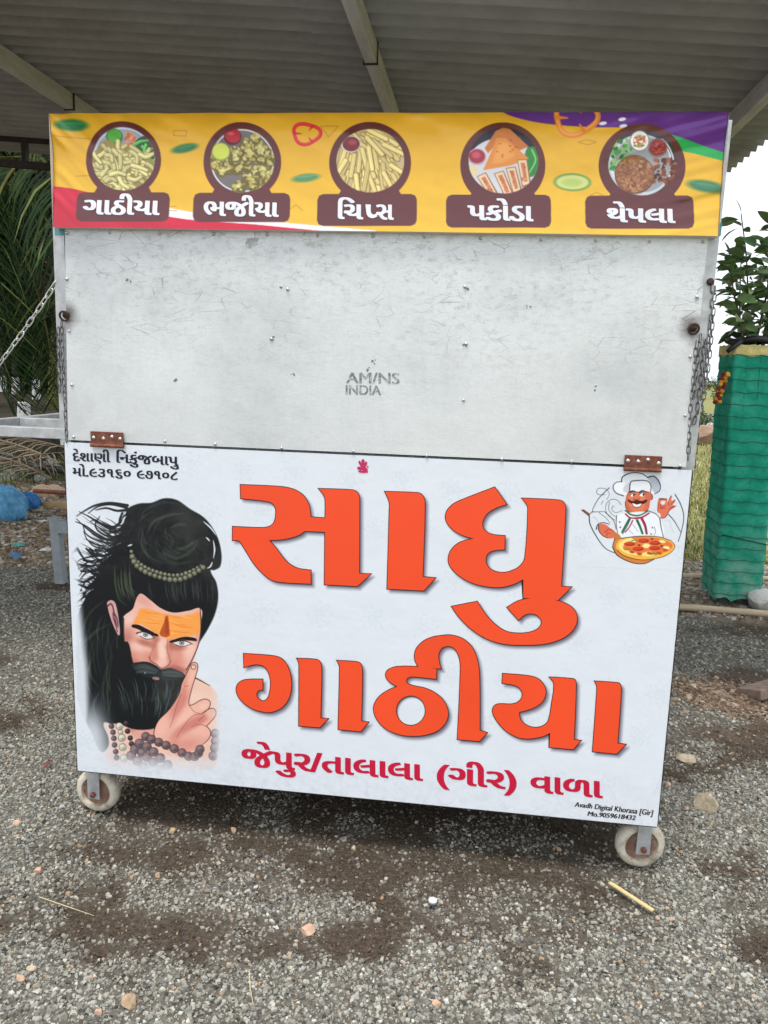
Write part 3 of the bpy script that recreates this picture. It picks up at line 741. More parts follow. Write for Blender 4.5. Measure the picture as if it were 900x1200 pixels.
# ------------------------------------------------------------------ front banner print
PAPER = np.array([224, 229, 236.])
def paper(X, Y):
    c = np.broadcast_to(PAPER, X.shape + (3,)).copy()
    rg = np.random.default_rng(3); pat = np.zeros(X.shape)
    for i in range(12):
        for j in range(8):
            cx = 95 + i * 62 + (j % 2) * 31 + rg.uniform(-6, 6); cy = 535 + j * 56 + i * 5 + rg.uniform(-6, 6); R = rg.uniform(13, 18)
            dx, dy = X - cx, Y - cy; r = np.hypot(dx, dy); k = r < R + 3
            if not k.any(): continue
            th = np.arctan2(dy, dx); q = np.abs(r - R * (0.72 + 0.2 * np.cos(8 * th))) < 1.0; q |= np.abs(r - R * .34) < .8; q |= np.abs(r - R * .16) < .7
            pat = np.where(k & q, 1, pat)
    c -= pat[..., None] * np.array([9, 8, 6]) * 0.9
    return c
def r3(x, y): return (250 + x / 3.913, 550 + y / 3.913)
def r4(x, y): return (480 + x / 3.913, 550 + y / 3.913)
def r5(x, y): return (260 + x / 3.6, 730 + y / 3.6)
def r6(x, y): return (500 + x / 3.6, 740 + y / 3.6)
def mp(fn, pts): return [(*fn(p[0], p[1]), *p[2:]) for p in pts]
def S_(pts): return [(a, b, 1) for a, b in pts]
LET = []
LET.append([spline(mp(r3, [(124, 71), (310, 80, 1), (370, 93, 1), (410, 118, 1), (435, 155, 1), (444, 195, 1), (446, 219), (513, 224), (513, 140, 1), (505, 115, 1), (484, 89), (635, 95, 1), (658, 104, 1), (668, 122, 1), (670, 145, 1), (669, 478), (722, 480), (660, 536), (510, 528), (512, 287), (418, 283),
     (395, 300, 1), (350, 315, 1), (300, 323, 1), (255, 325), (285, 358, 1), (320, 405, 1), (350, 435, 1), (390, 455, 1), (447, 463), (447, 525), (300, 516, 1), (258, 502, 1), (215, 465, 1), (185, 430, 1), (150, 375, 1), (122, 331, 1), (112, 325), (88, 325), (89, 263), (225, 268, 1), (262, 260, 1), (280, 240, 1), (287, 205, 1), (285, 178, 1), (275, 160, 1), (250, 147, 1), (126, 133)]))])
LET.append([spline([(451.1, 576.1), (485, 577.3, 1), (491.5, 578.1, 1), (495.3, 580.9, 1), (497.9, 588.5, 1), (495.3, 676), (510.2, 677.3), (496.6, 692.1), (453.7, 690), (456.3, 600, 1), (456.2, 588.3, 1)])])
LET.append([spline(mp(r4, [(390, 82), (445, 160), (400, 175, 1), (355, 203, 1), (335, 240, 1), (336, 265, 1), (352, 287, 1), (385, 300, 1), (437, 305), (435, 368), (395, 370, 1), (362, 382, 1), (350, 405, 1), (353, 435, 1), (375, 460, 1), (420, 474, 1), (470, 465, 1), (510, 440, 1), (529, 405, 1), (543, 180, 1), (535, 157, 1), (516, 133),
     (685, 142, 1), (706, 152, 1), (715, 178, 1), (695, 537), (742, 540), (680, 600), (521, 590), (522, 503), (480, 525, 1), (420, 540, 1), (360, 538, 1), (290, 522, 1), (230, 490, 1), (190, 450, 1), (178, 420, 1), (185, 380, 1), (215, 345, 1), (250, 328, 1), (295, 318), (245, 303, 1), (210, 285, 1), (180, 257, 1), (165, 225, 1), (172, 190, 1), (200, 160, 1), (240, 140, 1)]))])
LET.append([spline(mp(r4, [(310, 606), (193, 629), (225, 675, 1), (280, 730, 1), (350, 775, 1), (430, 800, 1), (520, 805, 1), (620, 800, 1), (700, 775, 1), (750, 735, 1), (768, 690, 1), (755, 645, 1), (715, 615, 1), (640, 595, 1), (560, 592, 1), (500, 603, 1), (447, 633), (500, 692), (520, 672, 1), (550, 661, 1), (585, 670, 1), (605, 697, 1), (595, 725, 1), (560, 745, 1), (500, 752, 1), (440, 742, 1), (385, 705, 1), (345, 660, 1)]))])
LET.append([spline(mp(r5, [(92, 130), (205, 138, 1), (250, 150, 1), (280, 190, 1), (293, 250, 1), (285, 310, 1), (260, 350, 1), (225, 371, 1), (190, 377, 1), (130, 362, 1), (85, 330, 1), (63, 295, 1), (64, 265, 1), (82, 246, 1), (110, 239, 1), (172, 238), (172, 282), (155, 285, 1), (146, 302, 1), (156, 322, 1), (180, 329, 1), (198, 308, 1), (206, 250, 1), (195, 205, 1), (175, 182, 1), (140, 175, 1), (94, 187)]))])
LET.append([spline(mp(r5, [(317, 150), (392, 154, 1), (412, 162, 1), (420, 190, 1), (416, 402), (448, 405), (412, 441), (325, 434), (326, 190, 1), (325, 170, 1)]))])
LET.append([spline(mp(r5, [(486, 159), (570, 165, 1), (586, 174, 1), (592, 205, 1), (588, 415), (618, 419), (585, 458), (491, 449), (497, 205, 1), (496, 180, 1)]))])
a = np.linspace(0, 2 * np.pi, 28, endpoint=False)
LET.append([spline([(465.8, 804.7), (456, 808.5, 1), (444, 817, 1), (438, 828.5, 1), (440.6, 841, 1), (451.7, 853.6, 1), (468, 860.7, 1), (485, 862.5, 1), (501, 860.6, 1), (514, 855.3, 1), (523, 845, 1), (525, 834, 1), (519.4, 820.6, 1), (509, 811.5, 1), (497, 806.3, 1), (484, 803.6, 1), (477, 800.5, 1), (476.2, 796.5, 1), (480, 793.3, 1), (487, 793), (511, 795.6), (511.7, 783.9), (497, 781.8, 1), (466, 781.3, 1), (455, 785, 1), (452, 791, 1), (455.5, 798, 1)]),
            np.stack([481.4 + 17.3 * np.cos(a), 832.8 + 17.6 * np.sin(a)], 1)])
LET.append([spline([(490.5, 781.8), (486, 772, 1), (487.8, 760.6, 1), (496.1, 751.7, 1), (506, 747, 1), (516.7, 745, 1), (527.8, 744.4, 1), (541.7, 748.3, 1), (552.8, 758.1, 1), (558.9, 771.9, 1), (561.7, 790, 1), (562.2, 856.1), (570.8, 858.6), (561.7, 868.6), (536.1, 866.4), (539.7, 785, 1), (538.3, 770.6, 1), (533.3, 761, 1), (526.4, 757.2, 1), (518.5, 759, 1), (514, 766.4, 1), (514.4, 774.7, 1), (516.7, 783.6)])])
LET.append([spline(mp(r6, [(321, 178), (425, 187, 1), (470, 200, 1), (497, 232, 1), (502, 262, 1), (488, 295, 1), (455, 320, 1), (415, 334, 1), (390, 340), (393, 365, 1), (410, 388, 1), (440, 403, 1), (470, 405, 1), (500, 393, 1), (515, 372, 1), (528, 300, 1), (537, 220, 1), (519, 193), (608, 199, 1), (625, 204, 1), (630, 225, 1), (621, 457), (650, 460), (618, 497), (517, 488), (521, 427), (490, 442, 1), (430, 452, 1), (380, 445, 1), (330, 415, 1), (295, 375, 1), (278, 338, 1), (285, 315, 1), (305, 306, 1), (365, 306, 1), (395, 290, 1), (404, 265, 1), (395, 243, 1), (372, 227, 1), (319, 218)]))])
LET.append([spline(mp(r6, [(709, 210), (795, 216, 1), (814, 221, 1), (820, 243, 1), (805, 472), (840, 477), (800, 516), (700, 506), (719, 240, 1), (717, 226, 1)]))])

nx, ny = 470, 270
X, Y = grid_px(qb, nx, ny); cv = Canvas(X, Y, PAPER); cv.C = paper(X, Y)
for lp in LET:
    cv.poly(lp[0] + np.array([3.2, 3.6]), (70, 62, 80), soft=7, alpha=0.75)
    for h_ in lp[1:]: cv.poly(h_ + np.array([2.0, 2.2]), PAPER, soft=3)
bow = lambda x, z: 0.0010 * (fbm(x * 3, z * 2.2, 3, 41) - 0.5)
banner = print_obj('front_banner', cv, flex, cart, -0.0040, bow)
# hem: thin dark edge of the board behind the sheet
hem = MB()
for (p, q) in ((qb[0], qb[3]), (qb[1], qb[2]), (qb[3], qb[2])):
    n = 40; a_ = on_front(np.linspace(p[0], q[0], n), np.linspace(p[1], q[1], n), -.0015); a_[:, 0] += 0.0012 * np.sin(np.arange(n) * 1.9); hem.tube(a_, .0024, 5)
hem.obj('hem', ink_black, banner)
for i, lp in enumerate(LET):
    V, F = fill_px([[grow(lp[0], 0.9)] + [grow(h, 0.9)[::-1] if False else (np.mean(h, 0) + (h - np.mean(h, 0)) * 0.95) for h in lp[1:]]], -0.0047 - i * 2e-5, bow)
    V2, F2 = fill_px([lp], -0.0051 - i * 2e-5, bow)
    b = len(V); mi = [1] * len(F) + [0] * len(F2)
    o = mesh_obj('headline_letter', np.concatenate([V, V2]), F + [[k + b for k in f] for f in F2], [ink_orange, ink_black], banner, matidx=mi)

# place line
def zA(x, y): return (280 + x / 4.09, 860 + y / 4.09)
def zB(x, y): return (490 + x / 3.913, 880 + y / 3.913)
for args in (('જેપુર/તાલાલા', zA(12, 153), zA(883, 226), zA(12, 70), zA(883, 149)), ('(ગીર)', zB(85, 145), zB(452, 180), zB(85, 71), zB(452, 104)), ('વાળા', zB(515, 188), zB(848, 217), zB(515, 110), zB(848, 141))):
    MB().add(*text_px(*args, -0.0047, .035, 4, disp=bow, vb=.006)).obj('place_lettering', ink_red, banner)
def zC(x, y): return (75 + x / 6, 515 + y / 6)
for args in (('દેશાણી', zC(60, 151), zC(326, 160), zC(60, 93), zC(326, 100)), ('િનકુંજબાપુ', zC(368, 163), zC(808, 184), zC(368, 101), zC(808, 122)), ('મો.૯૩૧૬૦', zC(60, 257), zC(470, 271), zC(60, 198), zC(470, 213)), ('૯૭૧૦૮', zC(512, 272), zC(800, 285), zC(512, 216), zC(800, 228))):
    MB().add(*text_px(*args, -0.0047, .032, 4, disp=bow, vb=.004)).obj('contact_lettering', ink_navy, banner)
mb = MB()
mb.add(*text_px('Avadh Digital Khorasa [Gir]', z7(90, 107) if False else (660 + 90 / 6.923, 930 + 105 / 6.923), (660 + 725 / 6.923, 930 + 178 / 6.923), (660 + 90 / 6.923, 930 + 66 / 6.923), (660 + 725 / 6.923, 930 + 134 / 6.923), -0.0047, .035, 3, ref='A', disp=bow, shear=.25))
mb.add(*text_px('Mo.9059618432', (660 + 195 / 6.923, 930 + 180 / 6.923), (660 + 585 / 6.923, 930 + 215 / 6.923), (660 + 195 / 6.923, 930 + 143 / 6.923), (660 + 585 / 6.923, 930 + 178 / 6.923), -0.0047, .04, 3, ref='9', disp=bow, shear=.25))
mb.obj('printer_lettering', ink_black, banner)

# ------------------------------------------------------------------ printed portrait (flat artwork on the banner)
def build_portrait():
    X, Y = grid_px([(80.5, 574), (264, 577), (264, 913), (93, 898.5)], 330, 600); cv = Canvas(X, Y, PAPER); cv.C = paper(X, Y); bg_ = cv.C.copy()
    rg = np.random.default_rng(11)
    H = lambda pts: [(60 + x / 3.332, 560 + y / 3.332) for x, y in pts]           # whole portrait
    Fc = lambda pts: [(90 + x / 6, 670 + y / 6) for x, y in pts]                 # face
    Hd = lambda pts: [(110 + x / 5.625, 760 + y / 5.625) for x, y in pts]        # hand
    Hr = lambda pts: [(80 + x / 4.737, 570 + y / 4.737) for x, y in pts]         # hair
    INK = (13, 17, 21)
    # shoulder and chest
    cv.poly(sm(Hd([(665, 192), (760, 243), (815, 300), (850, 420), (860, 560), (840, 720), (700, 850), (300, 860), (110, 800), (60, 500), (230, 440), (400, 430), (560, 300)])), (240, 196, 178), soft=3)
    cv.poly(sm(Hd([(640, 300), (760, 300), (800, 420), (760, 560), (700, 480)])), (246, 206, 186), soft=10, alpha=.7)
    cv.poly(sm(Hd([(225, 450), (300, 470), (420, 480), (400, 560), (300, 590), (235, 540)])), (196, 120, 112), soft=8, alpha=.9)
    cv.poly(sm(Hd([(260, 540), (400, 520), (390, 610), (290, 620)])), (232, 172, 156), soft=8, alpha=.8)
    cv.stroke(smo(Hd([(665, 192), (715, 218), (765, 246)])), .75, (30, 22, 24), .3)
    # hair mass
    hair = H([(268, 232), (272, 190), (290, 128), (340, 101), (392, 97), (440, 80), (490, 86), (540, 120), (600, 158), (645, 222), (664, 290), (660, 345), (638, 360), (622, 362), (645, 410), (652, 470), (640, 530), (612, 590), (572, 655), (556, 700), (545, 745), (520, 775), (505, 830), (470, 900), (430, 940), (380, 957), (330, 945), (298, 928),
              (280, 955), (235, 960), (205, 958), (222, 1010), (222, 1050), (195, 1070), (160, 1000), (118, 915), (98, 830), (102, 760), (96, 700), (100, 640), (98, 560), (118, 500), (150, 440), (178, 380), (196, 340), (215, 300), (240, 270)])
    cv.poly(sm(hair), INK, soft=2.0)
    # flying wisps at the upper left
    W = [[(330, 105), (230, 92), (150, 105), (90, 135), (45, 165)], [(325, 118), (240, 100), (165, 112), (110, 150)], [(330, 130), (270, 135), (210, 120), (150, 130)], [(300, 190), (250, 225), (180, 205), (110, 165), (60, 140)],
         [(290, 200), (240, 235), (190, 215), (150, 185), (120, 195)], [(340, 210), (270, 280), (190, 290), (110, 240), (45, 180)], [(345, 230), (260, 310), (180, 305), (100, 265), (80, 210)], [(350, 250), (280, 320), (190, 330), (110, 300), (85, 250)],
         [(330, 260), (240, 280), (170, 250), (150, 210), (175, 165)], [(350, 280), (270, 335), (200, 345), (140, 330), (100, 290)], [(320, 240), (250, 300), (170, 270), (90, 215), (40, 195)], [(300, 150), (285, 195), (300, 160)],
         [(340, 320), (250, 350), (170, 360), (110, 350)], [(330, 340), (220, 380), (130, 390), (60, 410), (45, 440)], [(320, 350), (210, 400), (110, 420), (55, 460)], [(300, 370), (190, 430), (100, 450), (60, 500)], [(50, 345), (15, 385), (45, 420), (60, 460)], [(50, 345), (75, 385), (100, 410)],
         [(290, 380), (180, 460), (100, 480), (55, 530)], [(270, 400), (160, 490), (95, 530), (60, 600)], [(250, 420), (150, 520), (100, 570), (70, 640)], [(100, 345), (140, 380), (200, 390)], [(35, 515), (90, 530), (140, 500)], [(60, 545), (110, 560), (150, 520)], [(120, 345), (150, 375), (190, 370)],
         [(230, 430), (140, 540), (90, 600)], [(150, 350), (200, 360), (260, 350)], [(70, 575), (100, 610), (90, 650)], [(85, 410), (150, 420), (220, 400)], [(50, 430), (100, 440), (180, 440)], [(70, 470), (120, 470), (200, 440)]]
    for i, p in enumerate(W):
        cv.stroke(smo(Hr(p)), 1.5 if i < 18 else 1.1, INK, .35, wm=1.2, soft=.8)
        if i % 2 == 0: cv.stroke(smo(Hr([(x + 4, y + 5) for x, y in p])), .5, (40, 44, 52), .15, alpha=.6)
    for k in range(42):    # many small flicks on the left outline
        y0 = rg.uniform(355, 640); x0 = 330 - (y0 - 340) * .62 + rg.uniform(-50, 30); L = rg.uniform(60, 150)
        cv.stroke(smo(Hr([(x0, y0), (x0 - L * .5, y0 + rg.uniform(10, 50)), (x0 - L, y0 + rg.uniform(10, 110))])), 1.0, INK, .15, soft=.7)
    for k in range(26):    # white nicks between the wisps
        y0 = rg.uniform(300, 600); x0 = 280 - (y0 - 300) * .55 + rg.uniform(-70, 20); L = rg.uniform(15, 45)
        cv.stroke(smo(Hr([(x0, y0), (x0 - L * .6, y0 + L * .3), (x0 - L, y0 + L * .75)])), .15, (200, 208, 216), .15, wm=.6, alpha=.85)
    for p in ([(300, 195), (312, 175), (320, 165)], [(290, 215), (302, 200), (310, 185)], [(355, 322), (340, 328), (330, 330)], [(765, 283), (778, 295), (785, 305)], [(320, 140), (312, 152), (305, 158)], [(750, 195), (790, 230), (820, 270)], [(805, 300), (812, 350), (806, 400)], [(800, 420), (788, 445), (770, 455)]):
        cv.stroke(smo(Hr(p)), .3, (214, 220, 226), .2, wm=.9)
    for k in range(80):
        s_ = rg.random(); x0, y0 = 330 - 120 * s_, 200 + 330 * s_; L = rg.uniform(90, 250) * (1 - .3 * s_); q = rg.uniform(-.6, .5) + .55 * s_
        p = [(x0, y0), (x0 - L * .4, y0 + L * .35 * (q + .4)), (x0 - L * .75, y0 + L * .35 * q - 10), (x0 - L, y0 + L * .5 * (q - .35))]
        cv.stroke(smo(Hr(p)), .75, INK, .08, wm=.55, soft=.7, alpha=.9)
    # bun strands
    for k in range(60):
        t = rg.uniform(0, 1); a0 = rg.uniform(2.0, 4.2); R = rg.uniform(25, 250); c0 = (620 + rg.uniform(-70, 60), 290 + rg.uniform(-60, 50))
        th = np.linspace(a0, a0 + rg.uniform(.7, 1.7), 8); pts = [(c0[0] + R * math.cos(q), c0[1] - R * .82 * math.sin(q)) for q in th]
        pts = [p for p in pts if 380 < p[0] < 820 and 80 < p[1] < 430]
        if len(pts) > 2: cv.stroke(smo(Hr(pts), 3), .15, [(46, 54, 48), (60, 68, 62), (38, 44, 46), (74, 82, 74)][k % 4], .12, wm=.6, alpha=rg.uniform(.25, .6))
    for p, c in (([(440, 260), (470, 200), (560, 160), (640, 150)], (70, 82, 72)), ([(520, 360), (600, 400), (690, 350), (730, 280)], (52, 66, 52)), ([(600, 345), (650, 340), (710, 300)], (72, 80, 66)), ([(400, 180), (430, 130), (520, 90), (610, 95)], (50, 56, 64)), ([(570, 230), (600, 215), (660, 210)], (60, 72, 60)), ([(410, 230), (420, 300), (460, 330)], (50, 58, 46)), ([(480, 300), (510, 380), (600, 430), (700, 410)], (42, 52, 40)), ([(540, 250), (580, 300), (560, 350)], (46, 56, 44))):
        cv.stroke(smo(Hr(p)), .3, c, .2, wm=1.9, soft=2.2, alpha=.7)
    # crown strands below the bead band
    for k in range(30):
        x0 = rg.uniform(440, 800); cv.stroke(smo(Hr([(x0, 520 + rg.uniform(-10, 20)), (x0 + rg.uniform(-6, 10), 570), (x0 + 15 - (x0 - 600) * .05, 616 + rg.uniform(0, 40))])), .12, (58, 64, 60), .1, wm=.55, alpha=.7)
    for k in range(16):
        x0 = rg.uniform(255, 345); cv.stroke(smo(Hr([(x0, rg.uniform(430, 500)), (x0 + 8, 560), (x0 + rg.uniform(20, 60), rg.uniform(600, 660))])), .12, (74, 84, 62), .1, wm=.8, alpha=.6)
    for k in range(34):    # long strands of the left fall
        x0 = rg.uniform(110, 280); y0 = rg.uniform(520, 780); cv.stroke(smo(H([(x0, y0), (x0 - rg.uniform(0, 26), y0 + 60), (x0 - rg.uniform(-20, 40), y0 + rg.uniform(110, 180))])), .12, [(44, 56, 42), (54, 62, 54), (36, 44, 48)][k % 3], .1, wm=.7, alpha=.7)
    for p in ([(205, 480), (150, 530), (120, 600)], [(118, 650), (170, 600), (230, 570)], [(135, 640), (190, 590)], [(160, 700), (150, 760), (185, 820)], [(230, 700), (215, 780), (240, 850)], [(190, 830), (165, 890), (180, 950)], [(250, 440), (270, 480), (300, 500)]):
        cv.stroke(smo(H(p)), .3, (62, 72, 56), .2, wm=1.1, soft=1.5, alpha=.6)
    # ear
    cv.poly(sm(H([(217, 492), (230, 478), (247, 484), (256, 508), (264, 555), (268, 612), (258, 612), (242, 578), (228, 535)])), (206, 160, 158), soft=1)
    cv.stroke(smo(H([(222, 500), (234, 492), (244, 520), (250, 560), (258, 600)])), .8, (84, 34, 52), .5, soft=.8)
    cv.poly(sm(H([(240, 525), (256, 540), (262, 585), (250, 575)])), (92, 44, 58), soft=2, alpha=.85)
    cv.stroke(smo(H([(246, 540), (255, 560), (258, 590)])), .5, (214, 170, 164), .3, alpha=.7)
    cv.stroke(smo(H([(217, 492), (226, 535), (242, 578), (258, 612)])), .4, (24, 14, 18), .4)
    # face
    face = H([(338, 462), (352, 452), (388, 478), (430, 510), (478, 526), (540, 518), (584, 511), (586, 560), (580, 640), (560, 702), (545, 745), (520, 775), (430, 800), (340, 770), (300, 700), (286, 640), (279, 590), (281, 545), (318, 512), (328, 485)])
    fm_ = np.zeros(X.shape); fcv = Canvas(X, Y, (0, 0, 0)); fcv.poly(spline([(a, b, 1) for a, b in face]), (1, 1, 1), soft=1.0); fm_ = fcv.C[..., 0]
    cv.poly(sm(face), (238, 184, 168), soft=1.0)
    E = lambda x, y, rx, ry, c, al, rot=0, s=None: cv.ell(Fc([(x, y)])[0], rx / 6, ry / 6, c, rot, soft=s or min(rx, ry) / 6 * 1.6, alpha=al, clip=fm_)
    E(350, 560, 60, 150, (178, 98, 84), .85); E(520, 610, 50, 40, (206, 122, 106), .7); E(690, 640, 60, 40, (204, 118, 102), .7); E(440, 600, 90, 50, (222, 146, 130), .7, .3); E(390, 640, 70, 30, (186, 106, 92), .6, .3); E(740, 590, 70, 60, (226, 150, 132), .6); E(705, 690, 80, 26, (160, 78, 66), .8, .2)
    E(700, 560, 60, 40, (210, 134, 118), .55); E(420, 520, 60, 40, (246, 200, 184), .8); E(790, 560, 40, 60, (248, 206, 190), .7); E(850, 400, 16, 110, (214, 150, 136), .6); E(360, 330, 40, 50, (246, 204, 194), .7); E(470, 200, 60, 30, (226, 160, 148), .8, .6)
    E(545, 520, 26, 90, (204, 126, 108), .75, -.15); E(655, 560, 20, 80, (204, 128, 110), .6, .1); E(600, 560, 26, 80, (250, 206, 190), .85, -.05); E(600, 640, 40, 26, (244, 190, 174), .9); E(480, 500, 60, 22, (170, 92, 76), .75, .3); E(700, 530, 60, 22, (172, 94, 78), .7, .05)
    E(560, 470, 24, 26, (170, 96, 74), .6); E(665, 500, 18, 22, (160, 86, 66), .6)
    # forehead paste
    pm_ = Canvas(X, Y, (0, 0, 0)); pm_.poly(sm(Fc([(400, 368), (428, 300), (445, 262), (500, 262), (600, 290), (700, 310), (800, 302), (860, 285), (868, 340), (858, 430), (800, 452), (740, 460), (690, 470), (640, 474), (600, 455), (560, 436), (500, 396), (450, 368)])), (1, 1, 1), soft=3); pk = pm_.C[..., 0] * fm_
    cv.C = cv.C * (1 - .95 * pk[..., None]) + np.array([249, 160, 72]) * .95 * pk[..., None]
    for k in range(22):
        y0 = rg.uniform(275, 450); x0 = rg.uniform(430, 760); cv.stroke(smo(Fc([(x0, y0), (x0 + 50, y0 + 14), (x0 + rg.uniform(80, 150), y0 + 22)])), .1, [(255, 190, 110), (226, 122, 44), (255, 176, 92)][k % 3], .1, wm=.5, alpha=.8, clip=pk)
    cv.poly(spline([(*p, 1) for p in Fc([(634, 308), (612, 360), (586, 420), (584, 440), (600, 455), (630, 460), (652, 448), (655, 425), (644, 370)])]), (186, 84, 34), soft=1.2)
    cv.poly(sm(Fc([(634, 330), (622, 400), (628, 440), (645, 420)])), (160, 62, 26), soft=2, alpha=.8)
    # brows, eyes, nose
    cv.poly(sm(Fc([(384, 380), (430, 373), (490, 400), (545, 430), (574, 450), (540, 450), (470, 424), (425, 402)])), (22, 14, 16), soft=.9)
    cv.poly(sm(Fc([(650, 492), (690, 474), (740, 460), (790, 458), (846, 480), (800, 485), (740, 480), (690, 488), (664, 500)])), (22, 14, 16), soft=.9)
    for pts, ir, lid, low in ((([(432, 436), (470, 426), (508, 440), (534, 464), (500, 470), (462, 460)]), (484, 442), [(420, 432), (468, 422), (512, 436), (545, 464)], [(445, 452), (490, 474), (540, 468)]), (([(684, 496), (726, 488), (768, 494), (796, 504), (760, 520), (712, 516)]), (738, 501), [(676, 494), (726, 485), (775, 490), (812, 510)], [(690, 510), (740, 526), (800, 510)])):
        cv.poly(sm(Fc(pts)), (228, 222, 220), soft=.7); c0 = Fc([ir])[0]
        cv.ell(c0, 3.1, 2.9, (120, 128, 130), soft=.7); cv.ell(c0, 1.9, 1.9, (176, 182, 180), soft=.7); cv.ell(c0, 1.05, 1.05, (24, 18, 20), soft=.6)
        cv.stroke(smo(Fc(lid)), .75, (26, 12, 14), .4, soft=.7); cv.stroke(smo(Fc(low)), .4, (94, 44, 40), .3, soft=.7)
    cv.stroke(smo(Fc([(512, 598), (516, 622), (540, 640), (560, 650), (590, 676), (620, 674), (648, 652), (658, 628)])), .5, (120, 52, 48), .4, soft=.9); cv.stroke(smo(Fc([(640, 480), (634, 540), (650, 600), (658, 630)])), .5, (150, 76, 64), .3, soft=1.4, alpha=.8); cv.stroke(smo(Fc([(555, 490), (530, 560), (508, 605)])), .5, (176, 100, 84), .3, soft=1.8, alpha=.8)
    cv.stroke(smo(Fc([(325, 330), (324, 420), (332, 520), (362, 610), (400, 660)])), 1.2, INK, 1.6, soft=2); cv.stroke(smo(Fc([(868, 260), (872, 400), (855, 510), (810, 620), (770, 690)])), .5, (60, 22, 22), .6, soft=.9)
    # beard and moustache
    cv.poly(sm(Fc([(330, 560), (372, 640), (420, 665), (500, 680), (560, 720), (640, 735), (740, 735), (760, 745), (745, 800), (700, 960), (560, 1100), (300, 1060), (240, 800), (290, 640)])), INK, soft=2.0)
    cv.poly(sm(H([(285, 640), (330, 742), (420, 790), (520, 770), (505, 832), (470, 900), (430, 940), (380, 957), (330, 945), (290, 925), (230, 800)])), INK, soft=1.6)
    cv.poly(sm(Fc([(384, 656), (440, 634), (500, 634), (560, 660), (592, 684), (650, 676), (700, 690), (752, 716), (760, 738), (700, 760), (620, 764), (560, 742), (500, 745), (430, 706)])), (30, 36, 38), soft=1.2)
    for k in range(40):
        s_ = rg.uniform(0, 1); side = k % 2
        p = [(575 - 20 * s_, 690 + 30 * s_), (480 - 30 * s_, 650 + 60 * s_), (400 + 20 * s_, 660 + 60 * s_)] if side else [(600, 700 + 30 * s_), (680, 690 + 50 * s_), (750, 720 + 20 * s_)]
        cv.stroke(smo(Fc(p)), .15, (72, 82, 82), .1, wm=.5, alpha=.6)
    cv.poly(sm(Fc([(530, 748), (555, 740), (582, 752), (560, 762)])), (198, 146, 146), soft=1.2, alpha=.8); cv.ell(Fc([(480, 712)])[0], .8, .8, (196, 206, 206), alpha=.7)
    for k in range(46):
        x0 = rg.uniform(250, 500); y0 = rg.uniform(780, 870); dx = (x0 - 390) * -.12
        cv.stroke(smo(H([(x0, y0), (x0 + dx * .6 + 6, y0 + 35), (x0 + dx * 1.6, y0 + rg.uniform(60, 90))])), .12, [(56, 74, 74), (40, 54, 52), (84, 100, 102)][k % 3], .1, wm=.5, alpha=.75)
    # hand
    hand = spline([(a, b, c) if c else (a, b) for (a, b), c in zip(Hd([(640, 104), (655, 92), (676, 95), (686, 116), (678, 160), (655, 232), (634, 310), (626, 350), (630, 374), (652, 370), (700, 342), (735, 333), (762, 345), (768, 370), (750, 402), (712, 430), (752, 402), (785, 394), (804, 415), (800, 445), (775, 478), (742, 512), (766, 540), (766, 580), (735, 618), (690, 650), (640, 682), (580, 720), (520, 690), (450, 640), (398, 575), (404, 520), (432, 468), (490, 410), (540, 340), (566, 288), (578, 235), (604, 180), (626, 132)]),
            [1, 1, 1, 1, 1, 1, 1, 1, 0, 1, 1, 1, 1, 1, 1, 0, 1, 1, 1, 1, 1, 0, 1, 1, 1, 1, 1, 1, 1, 1, 1, 1, 1, 1, 1, 1, 1, 1, 1])])
    cv.poly(hand, (238, 174, 154), soft=.9); hm = Canvas(X, Y, (0, 0, 0)); hm.poly(hand, (1, 1, 1), soft=.8); hk = hm.C[..., 0]
    Eh = lambda x, y, rx, ry, c, al, rot=0: cv.ell(Hd([(x, y)])[0], rx / 5.625, ry / 5.625, c, rot, soft=min(rx, ry) / 5.625 * 1.6, alpha=al, clip=hk)
    Eh(600, 290, 30, 110, (206, 118, 104), .7, .3); Eh(640, 200, 22, 80, (246, 190, 170), .8, .25); Eh(520, 440, 36, 110, (204, 116, 104), .7, .5); Eh(460, 520, 40, 90, (246, 192, 172), .8, .4); Eh(600, 450, 36, 100, (246, 192, 172), .8, .8); Eh(640, 500, 30, 110, (196, 106, 98), .7, 1.0); Eh(700, 560, 60, 60, (244, 184, 166), .8); Eh(720, 380, 40, 26, (246, 196, 178), .8, -.5); Eh(700, 480, 70, 20, (206, 120, 108), .7, -.6); Eh(765, 430, 26, 26, (244, 190, 172), .8); Eh(600, 640, 120, 40, (216, 138, 126), .6, -.3); Eh(540, 590, 30, 60, (210, 128, 116), .5, .5)
    for p in ([(628, 374), (660, 415), (700, 430)], [(712, 430), (660, 440), (620, 475), (570, 545), (545, 590)], [(742, 512), (690, 500), (640, 520)], [(575, 300), (545, 380), (520, 470), (500, 520)], [(600, 250), (625, 245)], [(690, 475), (730, 440)]):
        cv.stroke(smo(Hd(p)), .35, (140, 66, 62), .2, soft=.8, alpha=.85)
    cv.stroke(np.concatenate([hand, hand[:1]]), .42, (44, 22, 26), soft=.6, clip=1 - np.clip((Y - 868) / 12, 0, 1))
    c0 = Hd([(656, 122)])[0]; cv.ell(c0, 3.1, 2.9, (60, 26, 28)); cv.ell(c0, 2.4, 2.2, (244, 196, 180))
    # beads
    def bead(p, r, c, fn=Hd, sc=5.625):
        q = fn([p])[0]; r = r / sc; cv.ell(q, r, r, (30, 18, 22), soft=.6); cv.ell(q, r - .45, r - .45, c, soft=.6); cv.ell((q[0] - r * .25, q[1] - r * .3), r * .5, r * .45, np.minimum(np.array(c) + 45, 255), soft=r * .6, alpha=.7); cv.ell((q[0] + r * .3, q[1] + r * .4), r * .45, r * .4, np.array(c) * .6, soft=r * .5, alpha=.5)
